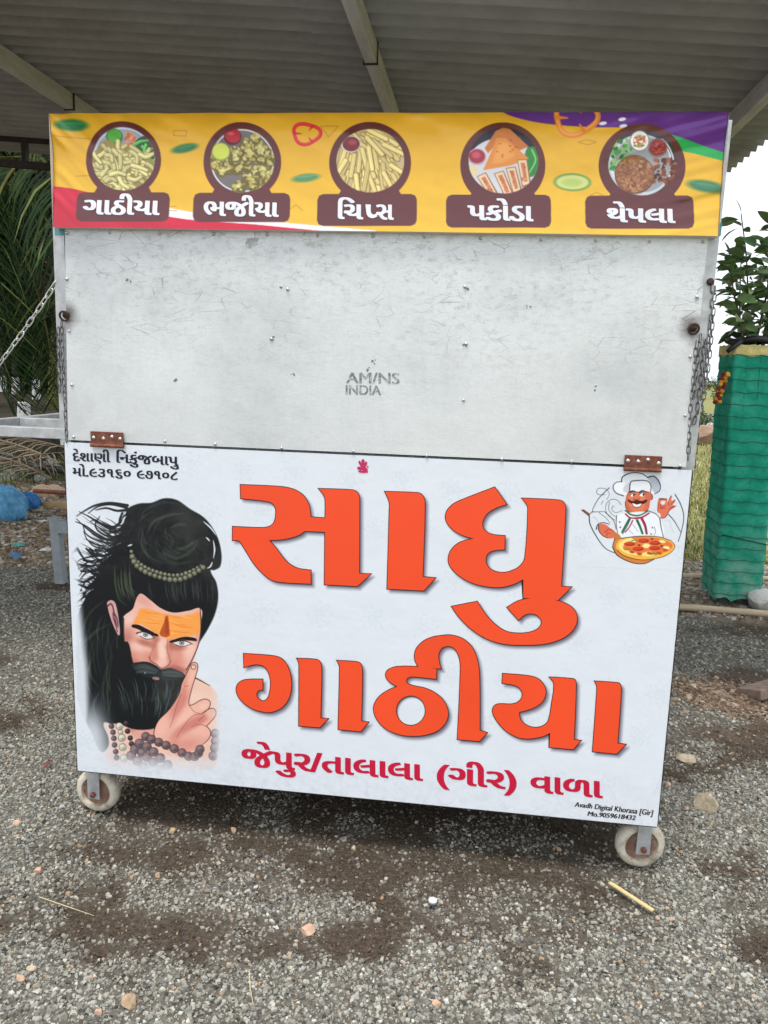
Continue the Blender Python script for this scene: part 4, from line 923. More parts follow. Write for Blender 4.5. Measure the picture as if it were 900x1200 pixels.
    for p in ((116, 512), (126, 552), (132, 592), (136, 636), (144, 680), (150, 720)): bead(p, 19, (62, 46, 48))
    for p in ((168, 512), (176, 552), (184, 588), (190, 650), (198, 722)): bead(p, 25 if p[1] != 552 else 17, (196, 196, 172))
    for p in ((212, 492), (222, 545), (240, 590), (248, 628)): bead(p, 18, (60, 44, 46))
    for p in ((800, 560), (802, 610), (796, 655), (786, 708)): bead(p, 30, (128, 110, 116))
    for p in ((246, 706), (288, 742), (328, 782), (270, 664), (318, 686), (350, 716), (392, 752), (440, 800), (300, 626), (350, 648), (394, 682), (438, 722), (486, 768)): bead(p, 32, (112, 90, 94))
    for p in ((342, 580), (380, 598), (428, 618), (476, 638), (530, 660), (582, 688), (625, 710), (664, 712), (690, 690), (700, 664)): bead(p, 30, (108, 84, 86))
    # bead band round the bun
    for row, (off, r) in enumerate(((0, 13), (24, 16))):
        path = smo(Hr([(350, 362 + off * .6), (372, 405 + off), (420, 445 + off), (490, 475 + off), (560, 492 + off), (620, 492 + off), (680, 472 + off * .9), (735, 445 + off * .6), (760, 432 + off * .4)]), 8)
        L = np.concatenate([[0], np.cumsum(np.linalg.norm(np.diff(path, axis=0), axis=1))]); n = int(L[-1] / (r * 1.75 / 4.737))
        for k in range(n):
            s_ = (k + .5 * row) / n * L[-1]; q = (np.interp(s_, L, path[:, 0]), np.interp(s_, L, path[:, 1])); rr = r / 4.737 * rg.uniform(.85, 1.1)
            cv.ell(q, rr, rr * 1.05, (18, 18, 16), soft=.6); cv.ell(q, rr - .4, rr - .3, (84, 84, 66), soft=.6); cv.ell((q[0] - .3, q[1] - .6), rr * .55, rr * .5, (156, 156, 134), soft=rr * .7, alpha=.85)
    # the artwork fades into the paper
    def ss(a, b, v): t = np.clip((v - a) / (b - a), 0, 1); return t * t * (3 - 2 * t)
    f = np.maximum.reduce([ss(872, 903, Y + (X - 150) * -.05) * .97, ss(246, 262, X + np.clip((Y - 800), 0, 200) * .03) * (Y > 780) * .98, ss(14, 2, X - (80.5 + (Y - 574) * .0385) - np.clip((Y - 700) / 14, 0, 6)) * (Y > 640) * .95, ss(40, 6, X - 90 - np.clip((Y - 800) * .22, 0, 24)) * ss(800, 860, Y) * .9, ss(5, 0, X - (80.5 + (Y - 574) * .0385))])
    f *= 1 - .55 * ((X > 158) & (X < 236) & (Y > 860) & (Y < 886))
    cv.C = cv.C * (1 - f[..., None]) + bg_ * f[..., None]
    print_obj('portrait_print', cv, flex, banner, -0.0042, bow)
build_portrait()

def build_chef():
    X, Y = grid_px([(676, 548), (806.5, 553), (798, 668), (676, 664)], 300, 262); cv = Canvas(X, Y, PAPER); cv.C = paper(X, Y)
    Q = lambda pts: [(680 + x / 6.923, 545 + y / 6.923) for x, y in pts]; K = (18, 18, 24)
    ln = lambda pts, w=.5, c=K, w1=None, al=1: cv.stroke(smo(Q(pts)), w, c, w1 if w1 is not None else w * .6, soft=.7, alpha=al)
    WH = (240, 243, 248)
    ln([(235, 185), (150, 270), (105, 350), (98, 378)], .45); ln([(72, 400), (80, 480), (150, 610), (210, 680), (275, 712)], .6); ln([(770, 240), (815, 320), (840, 420), (820, 540), (795, 620)], .55); ln([(98, 380), (200, 378)], .35); ln([(98, 380), (72, 400)], .4)
    cv.poly(Q([(10, 365), (28, 358), (75, 392), (68, 412)]), (150, 76, 56), soft=.8); ln([(10, 365), (68, 412)], .4)
    for p in ([(200, 240), (140, 235), (140, 195), (180, 188), (215, 200), (235, 235), (215, 280)], [(330, 320), (300, 285), (250, 280), (210, 320), (215, 390), (270, 440), (340, 460)], [(270, 330), (255, 355), (285, 385), (340, 370)], [(235, 300), (235, 370), (300, 425), (370, 435)], [(185, 290), (170, 320)], [(150, 385), (210, 430), (240, 470)]): ln(p, .32, (70, 74, 84), .2)
    cv.poly(sm(Q([(275, 150), (330, 135), (350, 90), (420, 62), (500, 70), (545, 100), (590, 85), (640, 130), (650, 190), (610, 232), (570, 225), (560, 150), (410, 140), (395, 230), (320, 245), (275, 210)])), WH, soft=.8)
    cv.poly(sm(Q([(550, 105), (600, 95), (640, 140), (640, 200), (605, 225), (575, 180), (570, 140)])), (178, 186, 200), soft=2.5, alpha=.9); cv.poly(sm(Q([(360, 170), (400, 150), (392, 215), (350, 212)])), (205, 210, 220), soft=2)
    cv.poly(Q([(412, 132), (560, 132), (572, 220), (400, 210)]), WH, soft=.8)
    ln([(350, 250), (290, 225), (266, 180), (290, 142), (335, 135)], .6); ln([(335, 135), (345, 95), (420, 63), (500, 70), (545, 100)], .65); ln([(545, 100), (600, 92), (645, 150), (645, 205), (605, 234)], .7); ln([(400, 208), (408, 140), (430, 128), (540, 128), (572, 160), (570, 222)], .6)
    cv.poly(sm(Q([(365, 300), (380, 230), (400, 208), (470, 215), (570, 222), (566, 300), (550, 365), (480, 400), (410, 390), (370, 350)])), (212, 106, 76), soft=.9); cv.poly(sm(Q([(390, 260), (470, 230), (530, 260), (500, 380), (420, 370)])), (232, 134, 98), soft=3, alpha=.7)
    cv.ell(Q([(576, 262)])[0], 1.9, 3.0, (206, 100, 72)); ln([(580, 235), (588, 268), (575, 285)], .4)
    cv.ell(Q([(425, 240)])[0], 3.2, 2.2, (248, 248, 250)); cv.ell(Q([(503, 238)])[0], 3.6, 2.4, (248, 248, 250)); cv.ell(Q([(435, 243)])[0], 1.2, 1.4, K); cv.ell(Q([(514, 241)])[0], 1.2, 1.4, K)
    ln([(402, 222), (425, 210), (448, 218)], .9); ln([(480, 222), (505, 208), (535, 220)], .9); ln([(403, 245), (425, 228), (448, 240)], .5); ln([(478, 240), (503, 224), (530, 238)], .5)
    cv.ell(Q([(455, 266)])[0], 4.2, 3.2, (222, 118, 88)); ln([(430, 275), (455, 282), (482, 272)], .4, (110, 40, 30))
    cv.poly(sm(Q([(385, 280), (420, 292), (460, 284), (500, 292), (542, 282), (520, 312), (460, 318), (410, 310)])), (74, 18, 16), soft=.8)
    cv.poly(sm(Q([(418, 312), (460, 322), (498, 314), (485, 335), (440, 338)])), (250, 250, 250), soft=.7); ln([(418, 312), (440, 340), (485, 336), (498, 314)], .4, (90, 24, 20)); ln([(365, 300), (372, 350), (410, 390), (480, 400), (550, 365)], .45, (90, 34, 24))
    # coat, scarf
    cv.poly(sm(Q([(295, 420), (370, 390), (560, 380), (640, 420), (660, 580), (330, 590), (300, 500)])), WH, soft=1); ln([(295, 410), (292, 480), (305, 560)], .4); ln([(560, 375), (610, 395), (645, 430)], .45); ln([(645, 430), (655, 500), (675, 585)], .5); ln([(600, 500), (610, 540), (600, 570)], .3, (90, 96, 120))
    for c, p, w in (((24, 104, 66), [(368, 370), (410, 402), (480, 408), (550, 372)], 1.0), (WH, [(366, 384), (410, 416), (480, 420), (552, 384)], .9), ((176, 34, 74), [(368, 398), (400, 425), (440, 432)], 1.0), ((176, 34, 74), [(445, 432), (500, 424), (558, 390)], 1.2), ((24, 104, 66), [(400, 438), (370, 490), (340, 545)], 1.5), (WH, [(415, 445), (385, 500), (352, 548)], .8), ((176, 34, 74), [(425, 450), (400, 500), (365, 545)], .8), ((24, 104, 66), [(462, 450), (485, 500), (505, 555)], 1.5), (WH, [(480, 445), (505, 500), (520, 555)], .9), ((176, 34, 74), [(500, 436), (525, 490), (538, 555)], 1.6)): cv.stroke(smo(Q(p)), w, c, w * .8, soft=.7)
    ln([(345, 560), (380, 500), (405, 445)], .3); ln([(545, 560), (530, 480), (505, 440)], .35); ln([(385, 520), (430, 560)], .22, (120, 120, 130)); ln([(425, 480), (470, 540)], .22, (120, 120, 130))
    for p in ((325, 505), (320, 462), (585, 508), (575, 560)): cv.ell(Q([p])[0], .9, .9, (70, 74, 90))
    # arms
    ln([(200, 380), (270, 450), (290, 520)], .4); ln([(130, 520), (145, 480), (190, 468), (235, 480)], .6); ln([(105, 420), (130, 440), (150, 470)], 1.0, (200, 204, 214), 1.0, .7); ln([(715, 400), (760, 450), (815, 545)], .5); ln([(690, 450), (720, 450), (735, 490)], .9, (206, 210, 220), .9, .6); ln([(735, 500), (760, 550)], .9, (206, 210, 220), .9, .6)
    cv.poly(sm(Q([(150, 485), (200, 480), (240, 510), (285, 545), (270, 590), (215, 592), (180, 570), (150, 530)])), (228, 112, 82), soft=.8); ln([(150, 485), (150, 530), (185, 575), (225, 592)], .5); ln([(200, 545), (235, 520), (270, 545)], .45, (120, 50, 36)); ln([(215, 575), (220, 550), (250, 560)], .35, (120, 50, 36))
    cv.poly(sm(Q([(625, 360), (640, 275), (700, 275), (712, 300), (735, 250), (745, 250), (742, 290), (768, 280), (768, 300), (752, 325), (772, 330), (765, 345), (720, 375), (690, 425), (655, 432), (650, 395), (630, 385)])), (230, 114, 84), soft=.8); cv.poly(sm(Q([(652, 300), (690, 295), (672, 322)])), PAPER, soft=1.2)
    ln([(640, 275), (704, 275)], .6); ln([(628, 370), (640, 290)], .35, (110, 40, 30)); ln([(735, 250), (715, 300), (720, 330)], .4, (110, 40, 30)); ln([(768, 282), (735, 320)], .4, (110, 40, 30)); ln([(772, 332), (735, 350), (690, 425), (655, 432)], .45, (80, 30, 24)); ln([(648, 350), (690, 350)], .5, (120, 40, 30)); ln([(648, 320), (655, 340), (690, 330)], .4, (120, 40, 30))
    # pizza on its board
    cv.poly(sm(Q([(265, 560), (300, 575), (330, 600), (480, 580), (640, 585), (740, 620), (770, 665), (700, 735), (600, 765), (520, 800), (420, 790), (300, 730), (262, 665), (275, 610)])), (214, 128, 58), soft=.9)
    cv.poly(sm(Q([(258, 548), (285, 545), (330, 590), (290, 600)])), (206, 122, 60), soft=.8)
    cv.poly(sm(Q([(290, 650), (330, 600), (470, 580), (640, 585), (735, 615), (768, 662), (720, 720), (600, 760), (480, 765), (350, 730), (300, 690)])), (246, 186, 70), soft=.9)
    cv.poly(sm(Q([(310, 650), (350, 605), (480, 585), (620, 590), (720, 622), (750, 660), (690, 705), (560, 738), (430, 735), (330, 690)])), (236, 120, 52), soft=1.0)
    cv.poly(sm(Q([(310, 650), (345, 610), (420, 592), (360, 640), (350, 680), (420, 700), (480, 720), (560, 700), (600, 730), (520, 740), (400, 725), (330, 690)])), (250, 226, 130), soft=1.2)
    for x, y in ((400, 640), (515, 614), (608, 632), (470, 680), (605, 674)): cv.ell(Q([(x, y)])[0], 6.2, 2.3, (150, 26, 22)); cv.ell(Q([(x - 4, y - 3)])[0], 5.2, 1.5, (216, 60, 44))
    for x, y in ((425, 612), (530, 660), (665, 620), (540, 650), (700, 670)): cv.ell(Q([(x, y)])[0], 4.0, 1.8, (250, 234, 160), .2)
    for x, y in ((385, 682), (585, 716), (440, 612), (600, 722)): cv.stroke(Q([(x - 24, y + 4), (x, y - 4), (x + 22, y + 3)]), .6, (40, 140, 50), .5)
    for x, y in ((478, 650), (660, 657), (582, 600)): cv.ell(Q([(x, y)])[0], 1.5, .9, (50, 26, 20))
    for p in ((420, 705), (480, 722), (560, 715), (640, 715), (690, 690)): cv.ell(Q([p])[0], 3.0, 1.6, (196, 76, 34), .2)
    ln([(262, 665), (300, 732), (420, 792), (520, 800), (600, 765)], .55); ln([(280, 600), (264, 650), (268, 680)], .45); ln([(300, 690), (350, 732), (480, 768), (620, 757), (720, 720), (768, 660), (735, 612)], .4, (90, 40, 20)); ln([(330, 595), (480, 578), (640, 583), (735, 613)], .5)
    print_obj('chef_print', cv, flex, banner, -0.0042, bow)
build_chef()
def build_emblem():
    q = lambda pts: [(400 + x / 18, 530 + y / 18) for x, y in pts]; P = []
    for pts in ([(440, 150), (475, 150), (490, 215), (425, 220)], [(365, 185), (400, 185), (405, 255), (375, 250)], [(505, 205), (540, 200), (540, 265), (510, 270)], [(395, 230), (500, 225), (520, 290), (470, 340), (400, 290)], [(335, 345), (350, 305), (430, 320), (440, 370), (380, 380)], [(430, 330), (520, 320), (555, 360), (550, 395), (450, 385)], [(355, 400), (450, 390), (560, 405), (555, 430), (400, 430)], [(535, 290), (570, 300), (575, 320), (548, 322)]):
        P.append([sm(q(pts))])
    V, F = fill_px(P, -0.0047, bow); V[:, 1] -= np.repeat(np.arange(len(P)) * 3e-5, [len(p[0]) for p in P]); mesh_obj('emblem_print', V, F, ink('ink_magenta', (196, 36, 96)), banner)
build_emblem()

# ------------------------------------------------------------------ menu board with the five dishes
def wrinkle(x, z):
    u = x * 9 + z * 16; v = x * 5 - z * 12
    tz = np.clip((2.16 - z) / .30, 0, 1)
    d = .016 * np.sin(np.pi * tz ** .75) + 0.0055 * (fbm(u * .55 + 3, v * .35 + 7, 3, 61) - 0.5)
    top = np.exp(-np.clip(2.165 - z, 0, None) / 0.03)
    d += 0.0085 * (fbm(x * 9, z * 12 + 5, 2, 62) - 0.45) * top
    lft = np.clip((-0.55 - x) / .35, 0, 1); d += 0.0080 * (fbm((x + z) * 24, (x - z) * 3, 2, 63) - .5) * lft
    rgt = np.clip((x - .45) / .45, 0, 1); d += 0.0080 * (fbm((x * .25 - z) * 30, x * 3, 2, 64) - .5) * rgt
    return d
def build_menu():
    X, Y = grid_px([(57.5, 133), (854, 131.2), (841.5, 276.5), (62.3, 266)], 980, 176); cv = Canvas(X, Y, (231, 182, 46)); rg = np.random.default_rng(5)
    t = np.clip((Y - 133) / 140, 0, 1)[..., None]; cv.C = np.array([226, 168, 28]) * (1 - t) + np.array([234, 188, 58]) * t + 6 * (fbm(X / 9, Y / 9, 3, 2)[..., None] - .5)  # yellow paled towards the bottom: the lower glare painted into the colour
    # swooshes
    cv.poly(spline([(50, 216), (80, 221, 1), (150, 234, 1), (250, 252, 1), (350, 262, 1), (440, 270), (440, 285), (50, 285)]), (236, 232, 236), soft=1)
    cv.poly(spline([(50, 216.5), (80, 219.5, 1), (130, 232, 1), (200, 254, 1), (300, 263, 1), (385, 271.5), (385, 285), (50, 285)]), (206, 22, 58), soft=1)
    cv.poly(spline([(60, 232), (90, 236, 1), (150, 250, 1), (210, 266), (60, 275)]), (186, 18, 50), soft=8, alpha=.5)
    cv.poly(spline([(740, 150), (800, 159, 1), (858, 180), (858, 189), (800, 175, 1), (740, 170)]), (20, 168, 78), soft=1)
    cv.poly(spline([(578, 126), (600, 136, 1), (640, 144, 1), (700, 148, 1), (760, 149, 1), (800, 160, 1), (858, 179.5), (858, 125)]), (92, 24, 130), soft=1)
    # leaves, pepper rings, cucumber, small outlines
    for (x, y, rx, ry, r, c, s) in ((82, 145.5, 19, 6.5, .03, (30, 118, 62), 4), (214, 172, 15.5, 4.8, -.2, (36, 112, 60), 3.5), (357, 207, 16, 4.8, -.12, (84, 140, 92), 3.5), (829, 217, 22, 7, .16, (60, 120, 84), 5)):
        cv.ell((x, y), rx, ry, c, r, soft=s); cv.ell((x, y - 1), rx * .7, ry * .4, np.array(c) + 40, r, soft=3, alpha=.6); cv.stroke([(x - rx * .8 * math.cos(r), y - rx * .8 * math.sin(r)), (x + rx * .8 * math.cos(r), y + rx * .8 * math.sin(r))], .3, np.array(c) * .6, soft=1, alpha=.7)
    cv.ell((671.5, 212), 22, 10.5, (90, 140, 60), .02, soft=2.5); cv.ell((671.5, 212), 19.5, 8.6, (206, 212, 130), .02, soft=2.5); cv.ell((671, 212.5), 12, 5, (176, 196, 100), .02, soft=3, alpha=.8)
    for (cx, cy, R, col_) in ((358, 155.5, 15.5, (204, 24, 40)), (675, 138, 24, (226, 128, 40))):
        n = 60; a = np.linspace(0, 2 * np.pi, n); rr = R * (1 + .10 * np.cos(3 * a + .6)); ring = np.stack([cx + rr * np.cos(a), cy + rr * .74 * np.sin(a)], 1)
        cv.stroke(ring, R * .13, col_, soft=1); cv.stroke(ring * .985 + np.array([cx, cy]) * .015 - .4, R * .05, np.minimum(np.array(col_) + 50, 255), soft=1, alpha=.6)
        for k in range(3):
            q = .6 + k * 2.09 + .5; cv.stroke([(cx + R * .95 * math.cos(q), cy + R * .7 * math.sin(q)), (cx + R * .4 * math.cos(q), cy + R * .3 * math.sin(q))], R * .1, col_, R * .03, soft=1)
    for p in ((707, 143.5), (729.5, 139), (731, 146.5)): cv.ell(p, 4.6, 1.9, (236, 232, 240), -.15)
    for p in ([(202, 152), (217, 151.5), (216, 158), (201.5, 157.5), (202, 152)], [(375, 147), (396, 146.5), (384, 159), (375, 147)], [(678, 165), (688, 162), (700, 165), (690, 168), (678, 165)], [(60, 158), (106, 161)], [(86, 205), (102, 204)], [(198, 241), (205, 241)], [(198, 246), (206, 246.5)], [(338, 245), (346, 239), (354, 246)], [(690, 229), (700, 224), (708, 228)]):
        cv.stroke(np.array(p), .35, (150, 96, 20), soft=.8, alpha=.75)
    MAR = np.array((92, 34, 30.)); MAR2 = np.array((98, 46, 50.))
    badges = [((141.6, 185.6), 44.4, 44.4, (141.6, 184.6), 37, 37, (88.2, 224.2, 197.2, 259.6)), ((281.9, 188), 45.9, 45.9, (282, 187), 38, 37.5, (225.2, 224.9, 339, 260)), ((432.8, 189), 48.3, 47, (433, 187.2), 40, 37, (371, 226.3, 488.3, 264.6)),
              ((589.4, 192), 50.2, 49.5, (590, 187), 41, 38.5, (522.6, 227, 646, 266.6)), ((753.8, 192.6), 51.3, 48.8, (754.4, 189.4), 41, 38.3, (686.3, 228, 814.2, 267.7))]
    masks = []
    for c, rx, ry, ci, irx, iry, (x0, y0, x1, y1) in badges:
        w_ = cv.win(x0 - 6, 130, x1 + 6, 275); tt = np.clip((Y[w_] - 150) / 100, 0, 1)[..., None]
        sub = Canvas(X[w_], Y[w_], (0, 0, 0)); sub.ell(c, rx, ry, (1, 1, 1))
        r = 7; rr = [(x0 + r, y0), (x1 - r, y0), (x1 - 2, y0 + 2), (x1, y0 + r), (x1, y1 - r), (x1 - 2, y1 - 2), (x1 - r, y1), (x0 + r, y1), (x0 + 2, y1 - 2), (x0, y1 - r), (x0, y0 + r), (x0 + 2, y0 + 2)]
        sub.poly(np.array(rr), (1, 1, 1)); sub.poly([(c[0] - rx * .66, y0 - 8), (c[0] + rx * .66, y0 - 8), (c[0] + rx * .78, y0 + 2), (c[0] - rx * .78, y0 + 2)], (1, 1, 1))
        cv.C[w_] = cv.C[w_] * (1 - sub.C) + (MAR * (1 - tt) + MAR2 * tt) * sub.C
        mk = cv.mask_ell(ci, irx, iry); masks.append(mk)
    # 1 fried strips with chutney and chillies
    mk = masks[0]; cv.ell((141.6, 184.6), 37, 37, (150, 156, 176)); cv.stroke(np.array([(141.6 + 35.5 * math.cos(a), 184.6 + 35.5 * math.sin(a)) for a in np.linspace(2.6, 6.2, 30)]), .9, (206, 210, 220), soft=1)
    cv.ell((131.5, 158.5), 10, 9, (40, 120, 36), clip=mk); cv.ell((131.5, 157.5), 8.4, 7.2, (86, 170, 60), clip=mk)
    for k in range(24): cv.ell((149.5 + rg.uniform(-7, 7), 162 + rg.uniform(-7, 7)), 2.6, 1.6, [(214, 116, 56), (236, 150, 80), (186, 92, 40)][k % 3], rg.uniform(0, 3), clip=mk)
    cv.poly(sm([(155, 165), (172, 158), (178, 175), (174, 190), (160, 180)]), (34, 70, 34), clip=mk)
    for p in ([(154, 168), (162, 164), (171, 163)], [(164, 170), (170, 176), (176, 172)], [(162, 178), (170, 182), (178, 176)], [(168, 168), (166, 176), (172, 184)], [(172, 186), (178, 186), (180, 178)]): cv.stroke(smo(p), 2.0, (70, 170, 60), 1.0, clip=mk); cv.stroke(smo([(a, b - .8) for a, b in p]), .6, (130, 210, 110), .3, clip=mk)
    cv.poly(sm([(104, 184), (112, 170), (122, 162), (136, 168), (150, 172), (166, 178), (178, 190), (176, 212), (150, 224), (120, 222), (106, 204)]), (150, 132, 66), soft=2, clip=mk)
    for k in range(84):
        a = rg.uniform(0, 6.28); R = 34 * math.sqrt(rg.random()); x, y = 141 + R * math.cos(a), 195 + .82 * R * math.sin(a)
        if y < 168 and x > 125: continue
        q = rg.uniform(-.9, 1.6); L = rg.uniform(5, 10); cu = rg.uniform(-4, 4); p = smo([(x - L * math.cos(q), y - L * math.sin(q)), (x + cu * math.sin(q), y - cu * math.cos(q)), (x + L * math.cos(q), y + L * math.sin(q))], 4)
        cv.stroke(p, 3.1, (122, 106, 52), 2.4, soft=1, clip=mk); c = np.array((212, 202, 136)) * rg.uniform(.88, 1.08); cv.stroke(p - .4, 2.4, c, 1.7, soft=1, clip=mk); cv.stroke(p - 1.1, .7, np.minimum(c + 26, 250), .4, soft=1, alpha=.8, clip=mk)
    # 2 fritters
    mk = masks[1]; cv.ell((282, 187), 38, 37.5, (112, 104, 104)); cv.stroke(np.array([(282 + 36.6 * math.cos(a), 187 + 36.2 * math.sin(a)) for a in np.linspace(0, 6.28, 60)]), .7, (226, 226, 226), soft=.9)
    for k in range(64):
        a = rg.uniform(0, 6.28); R = 33 * math.sqrt(rg.random()); x, y = 284 + R * math.cos(a), 190 + R * math.sin(a)
        if (x < 282 and y < 172) or y < 156: continue
        r = rg.uniform(6, 9); cv.ell((x, y + 1), r, r * .9, (104, 90, 40), soft=1.5, clip=mk)
        for j in range(16):
            b = rg.uniform(0, 6.28); q = r * .75 * math.sqrt(rg.random()); cv.ell((x + q * math.cos(b), y + q * math.sin(b) - .6), rg.uniform(1.2, 2.6), rg.uniform(1, 2.2), np.array([(208, 196, 118), (186, 174, 86), (222, 212, 146), (166, 150, 68)][rg.integers(0, 4)]), rg.uniform(0, 3), soft=1.2, alpha=.85, clip=mk)
    cv.ell((271, 158.5), 10.4, 9.8, (96, 12, 30), clip=mk); cv.ell((271, 157.5), 9.2, 8.2, (176, 26, 44), clip=mk); cv.ell((269, 155), 4, 2, (214, 80, 90), clip=mk, soft=2)
    cv.ell((256.5, 176), 11, 10.8, (140, 150, 60), clip=mk); cv.ell((256.5, 175.5), 9.8, 9.4, (206, 214, 84), clip=mk)
    # 3 chips
    mk = masks[2]; cv.ell((433, 187.2), 40, 37, (196, 176, 130))
    for k in range(88):
        x, y = 433 + rg.uniform(-38, 38), 190 + rg.uniform(-34, 36); q = (x - 425) / 60 * -1.0 + rg.uniform(-.3, .3) + 1.57 if y > 175 else rg.uniform(.3, .9)
        L = rg.uniform(11, 17); dx, dy = L * math.cos(q), L * math.sin(q); p = np.array([(x - dx, y - dy), (x + dx, y + dy)])
        cv.stroke(p, 3.3, (134, 96, 46), 3.0, soft=1, clip=mk); c = np.array((224, 204, 128)) * rg.uniform(.86, 1.06); cv.stroke(p - .3, 2.6, c, 2.3, soft=1, clip=mk); cv.stroke(p - .9, .8, np.minimum(c + 20, 250), .8, soft=1, alpha=.7, clip=mk)
    cv.ell((410, 167), 11.5, 9.6, (206, 206, 206), clip=mk); cv.ell((410.5, 167), 10.2, 8.6, (120, 26, 34), clip=mk); cv.ell((412, 165), 5, 3, (160, 60, 66), clip=mk, soft=2)
    # 4 folded pastries and sandwiches
    mk = masks[3]; cv.ell((590, 187), 41, 38.5, (28, 20, 44)); cv.poly(sm([(548, 190), (556, 172), (578, 161), (600, 165), (630, 180), (632, 215), (600, 230), (560, 215)]), (206, 206, 214), clip=mk)
    cv.poly(sm([(618, 172), (630, 172), (632, 190), (622, 206), (616, 190)]), (40, 130, 50), clip=mk); cv.stroke(smo([(624, 174), (628, 186), (620, 202)]), 1.2, (120, 200, 110), .8, clip=mk)
    cv.poly([(581, 152), (590, 148), (598, 150), (620, 170), (606, 176), (584, 164), (572, 178), (568, 172)], (196, 112, 40), soft=1.4, clip=mk); cv.poly([(582, 160), (592, 160), (620, 184), (600, 192), (566, 198), (574, 180)], (220, 138, 56), soft=1.4, clip=mk); cv.poly([(586, 164), (594, 166), (604, 180), (588, 190), (576, 190)], (236, 164, 84), soft=4, alpha=.7, clip=mk)
    for k in range(12): cv.ell((594 + rg.uniform(-18, 18), 172 + rg.uniform(-14, 14)), 1.4, .9, (160, 78, 24), clip=mk, alpha=.7)
    cv.ell((559, 182), 10.8, 9.8, (190, 160, 170), clip=mk); cv.ell((559, 181.5), 9.4, 8.2, (160, 40, 60), clip=mk); cv.ell((558, 180), 5, 4, (196, 84, 100), clip=mk, soft=3)
    for (x, y, r) in ((571, 216, .42), (590, 214, .30), (602, 209, .16), (614, 200, .06)):
        R_ = np.array([[math.cos(r), -math.sin(r)], [math.sin(r), math.cos(r)]]); T_ = lambda pts: (np.array(pts, float) @ np.array([[math.cos(-r), -math.sin(-r)], [math.sin(-r), math.cos(-r)]]).T + [x, y])
        cv.poly(T_([(-7, -15), (5, -15), (8, 16), (-3, 18)]), (150, 96, 60), soft=1.2, clip=mk); cv.poly(T_([(-6, -14), (4, -14), (6, 14), (-2, 16)]), (232, 206, 166), soft=1.2, clip=mk); cv.poly(T_([(-3, -11), (2, -11), (4, 11), (0, 12)]), (196, 116, 80), soft=1.8, clip=mk)
        for j in range(8): cv.ell(T_([(rg.uniform(-2, 3), rg.uniform(-10, 10))])[0], 1.2, 1, [(176, 84, 60), (226, 160, 110)][j % 2], clip=mk, alpha=.8)
    cv.poly(sm([(549, 196), (556, 192), (560, 200), (553, 206)]), (222, 206, 160), clip=mk)
    # 5 flatbread thali
    mk = masks[4]; cv.ell((754.4, 189.4), 41, 38.3, (58, 50, 58)); cv.ell((752, 192), 38, 36, (196, 200, 206), clip=mk); cv.ell((754, 191), 34, 33, (150, 154, 160), clip=mk)
    for a0, a1, R in ((-.9, .35, 37), (-.8, .3, 34.5), (2.4, 3.7, 37)): cv.stroke(np.array([(754 + R * math.cos(a), 189 + R * .94 * math.sin(a)) for a in np.linspace(a0, a1, 16)]), .8, (226, 230, 236), soft=.9, clip=mk)
    for k in range(50): cv.ell((728 + rg.uniform(-12, 12), 180 + rg.uniform(-18, 16)), rg.uniform(1.5, 4), rg.uniform(1, 2.5), [(64, 140, 52), (110, 180, 84), (44, 104, 40), (150, 196, 120)][k % 4], rg.uniform(0, 3), clip=mk)
    for k in range(70): cv.ell((780 + rg.uniform(-14, 14), 200 + rg.uniform(-16, 14)), rg.uniform(1.5, 4), rg.uniform(1, 3), [(92, 40, 22), (130, 66, 36), (66, 26, 16), (160, 92, 50)][k % 4], rg.uniform(0, 3), clip=mk, soft=1.4)
    cv.ell((745, 203), 23.5, 23, (88, 50, 30), clip=mk); cv.ell((745, 202.5), 22.5, 22, (150, 98, 62), clip=mk, soft=2)
    for k in range(220):
        a = rg.uniform(0, 6.28); R = 21 * math.sqrt(rg.random()); cv.ell((745 + R * math.cos(a), 202.5 + R * math.sin(a)), rg.uniform(.8, 2.6), rg.uniform(.7, 1.8), [(176, 122, 80), (124, 74, 44), (100, 56, 34), (196, 146, 100)][k % 4], rg.uniform(0, 3), alpha=.7, clip=mk, soft=1.4)
    cv.ell((772, 171.5), 11.5, 11, (120, 110, 112), clip=mk); cv.ell((772, 171), 10, 9.4, (150, 40, 44), clip=mk)
    for k in range(20): cv.ell((772 + rg.uniform(-7, 7), 171 + rg.uniform(-6, 6)), 1.4, 1, [(190, 84, 74), (120, 24, 30)][k % 2], clip=mk)
    cv.ell((750.5, 163.5), 11.6, 12.2, (120, 116, 116), clip=mk); cv.ell((750.5, 163.5), 10.6, 11, (236, 232, 228), clip=mk); cv.ell((750.5, 164), 7.6, 7.8, (200, 160, 120), clip=mk)
    for k in range(46): cv.ell((750.5 + rg.uniform(-6, 6), 164 + rg.uniform(-6, 6)), 1.3, 1, [(190, 50, 40), (240, 230, 210), (90, 130, 50), (210, 120, 60)][k % 4], clip=mk)
    board = print_obj('menu_board', cv, gloss, cart, -0.030, wrinkle)
    bx = MB(); TL, TR, BR, BL = [on_front(*p, -.0292) for p in qh]
    V = [BL, BR, BR + [0, .075, 0], BL + [0, .075, 0], TL, TR, TR + [0, .075, 0], TL + [0, .075, 0]]
    bx.add(V, [(0, 3, 2, 1), (4, 5, 6, 7), (1, 2, 6, 5), (2, 3, 7, 6), (3, 0, 4, 7)]).obj('board_frame', ink('flex_edge', (226, 222, 226)), board)
    names = (('ગાઠીયા', (95.5, 250.6), (186, 251.5), (95.5, 233.5), (186, 234.5)), ('ભજીયા', (237.6, 252.3), (326, 253.6), (237.6, 235.4), (326, 236.6)), ('પકોડા', (547.6, 257.2), (625.4, 258.9), (547.6, 239.7), (625.4, 240.9)), ('થેપલા', (711.6, 259.5), (792.4, 260.9), (711.6, 243), (792.4, 243.9)))
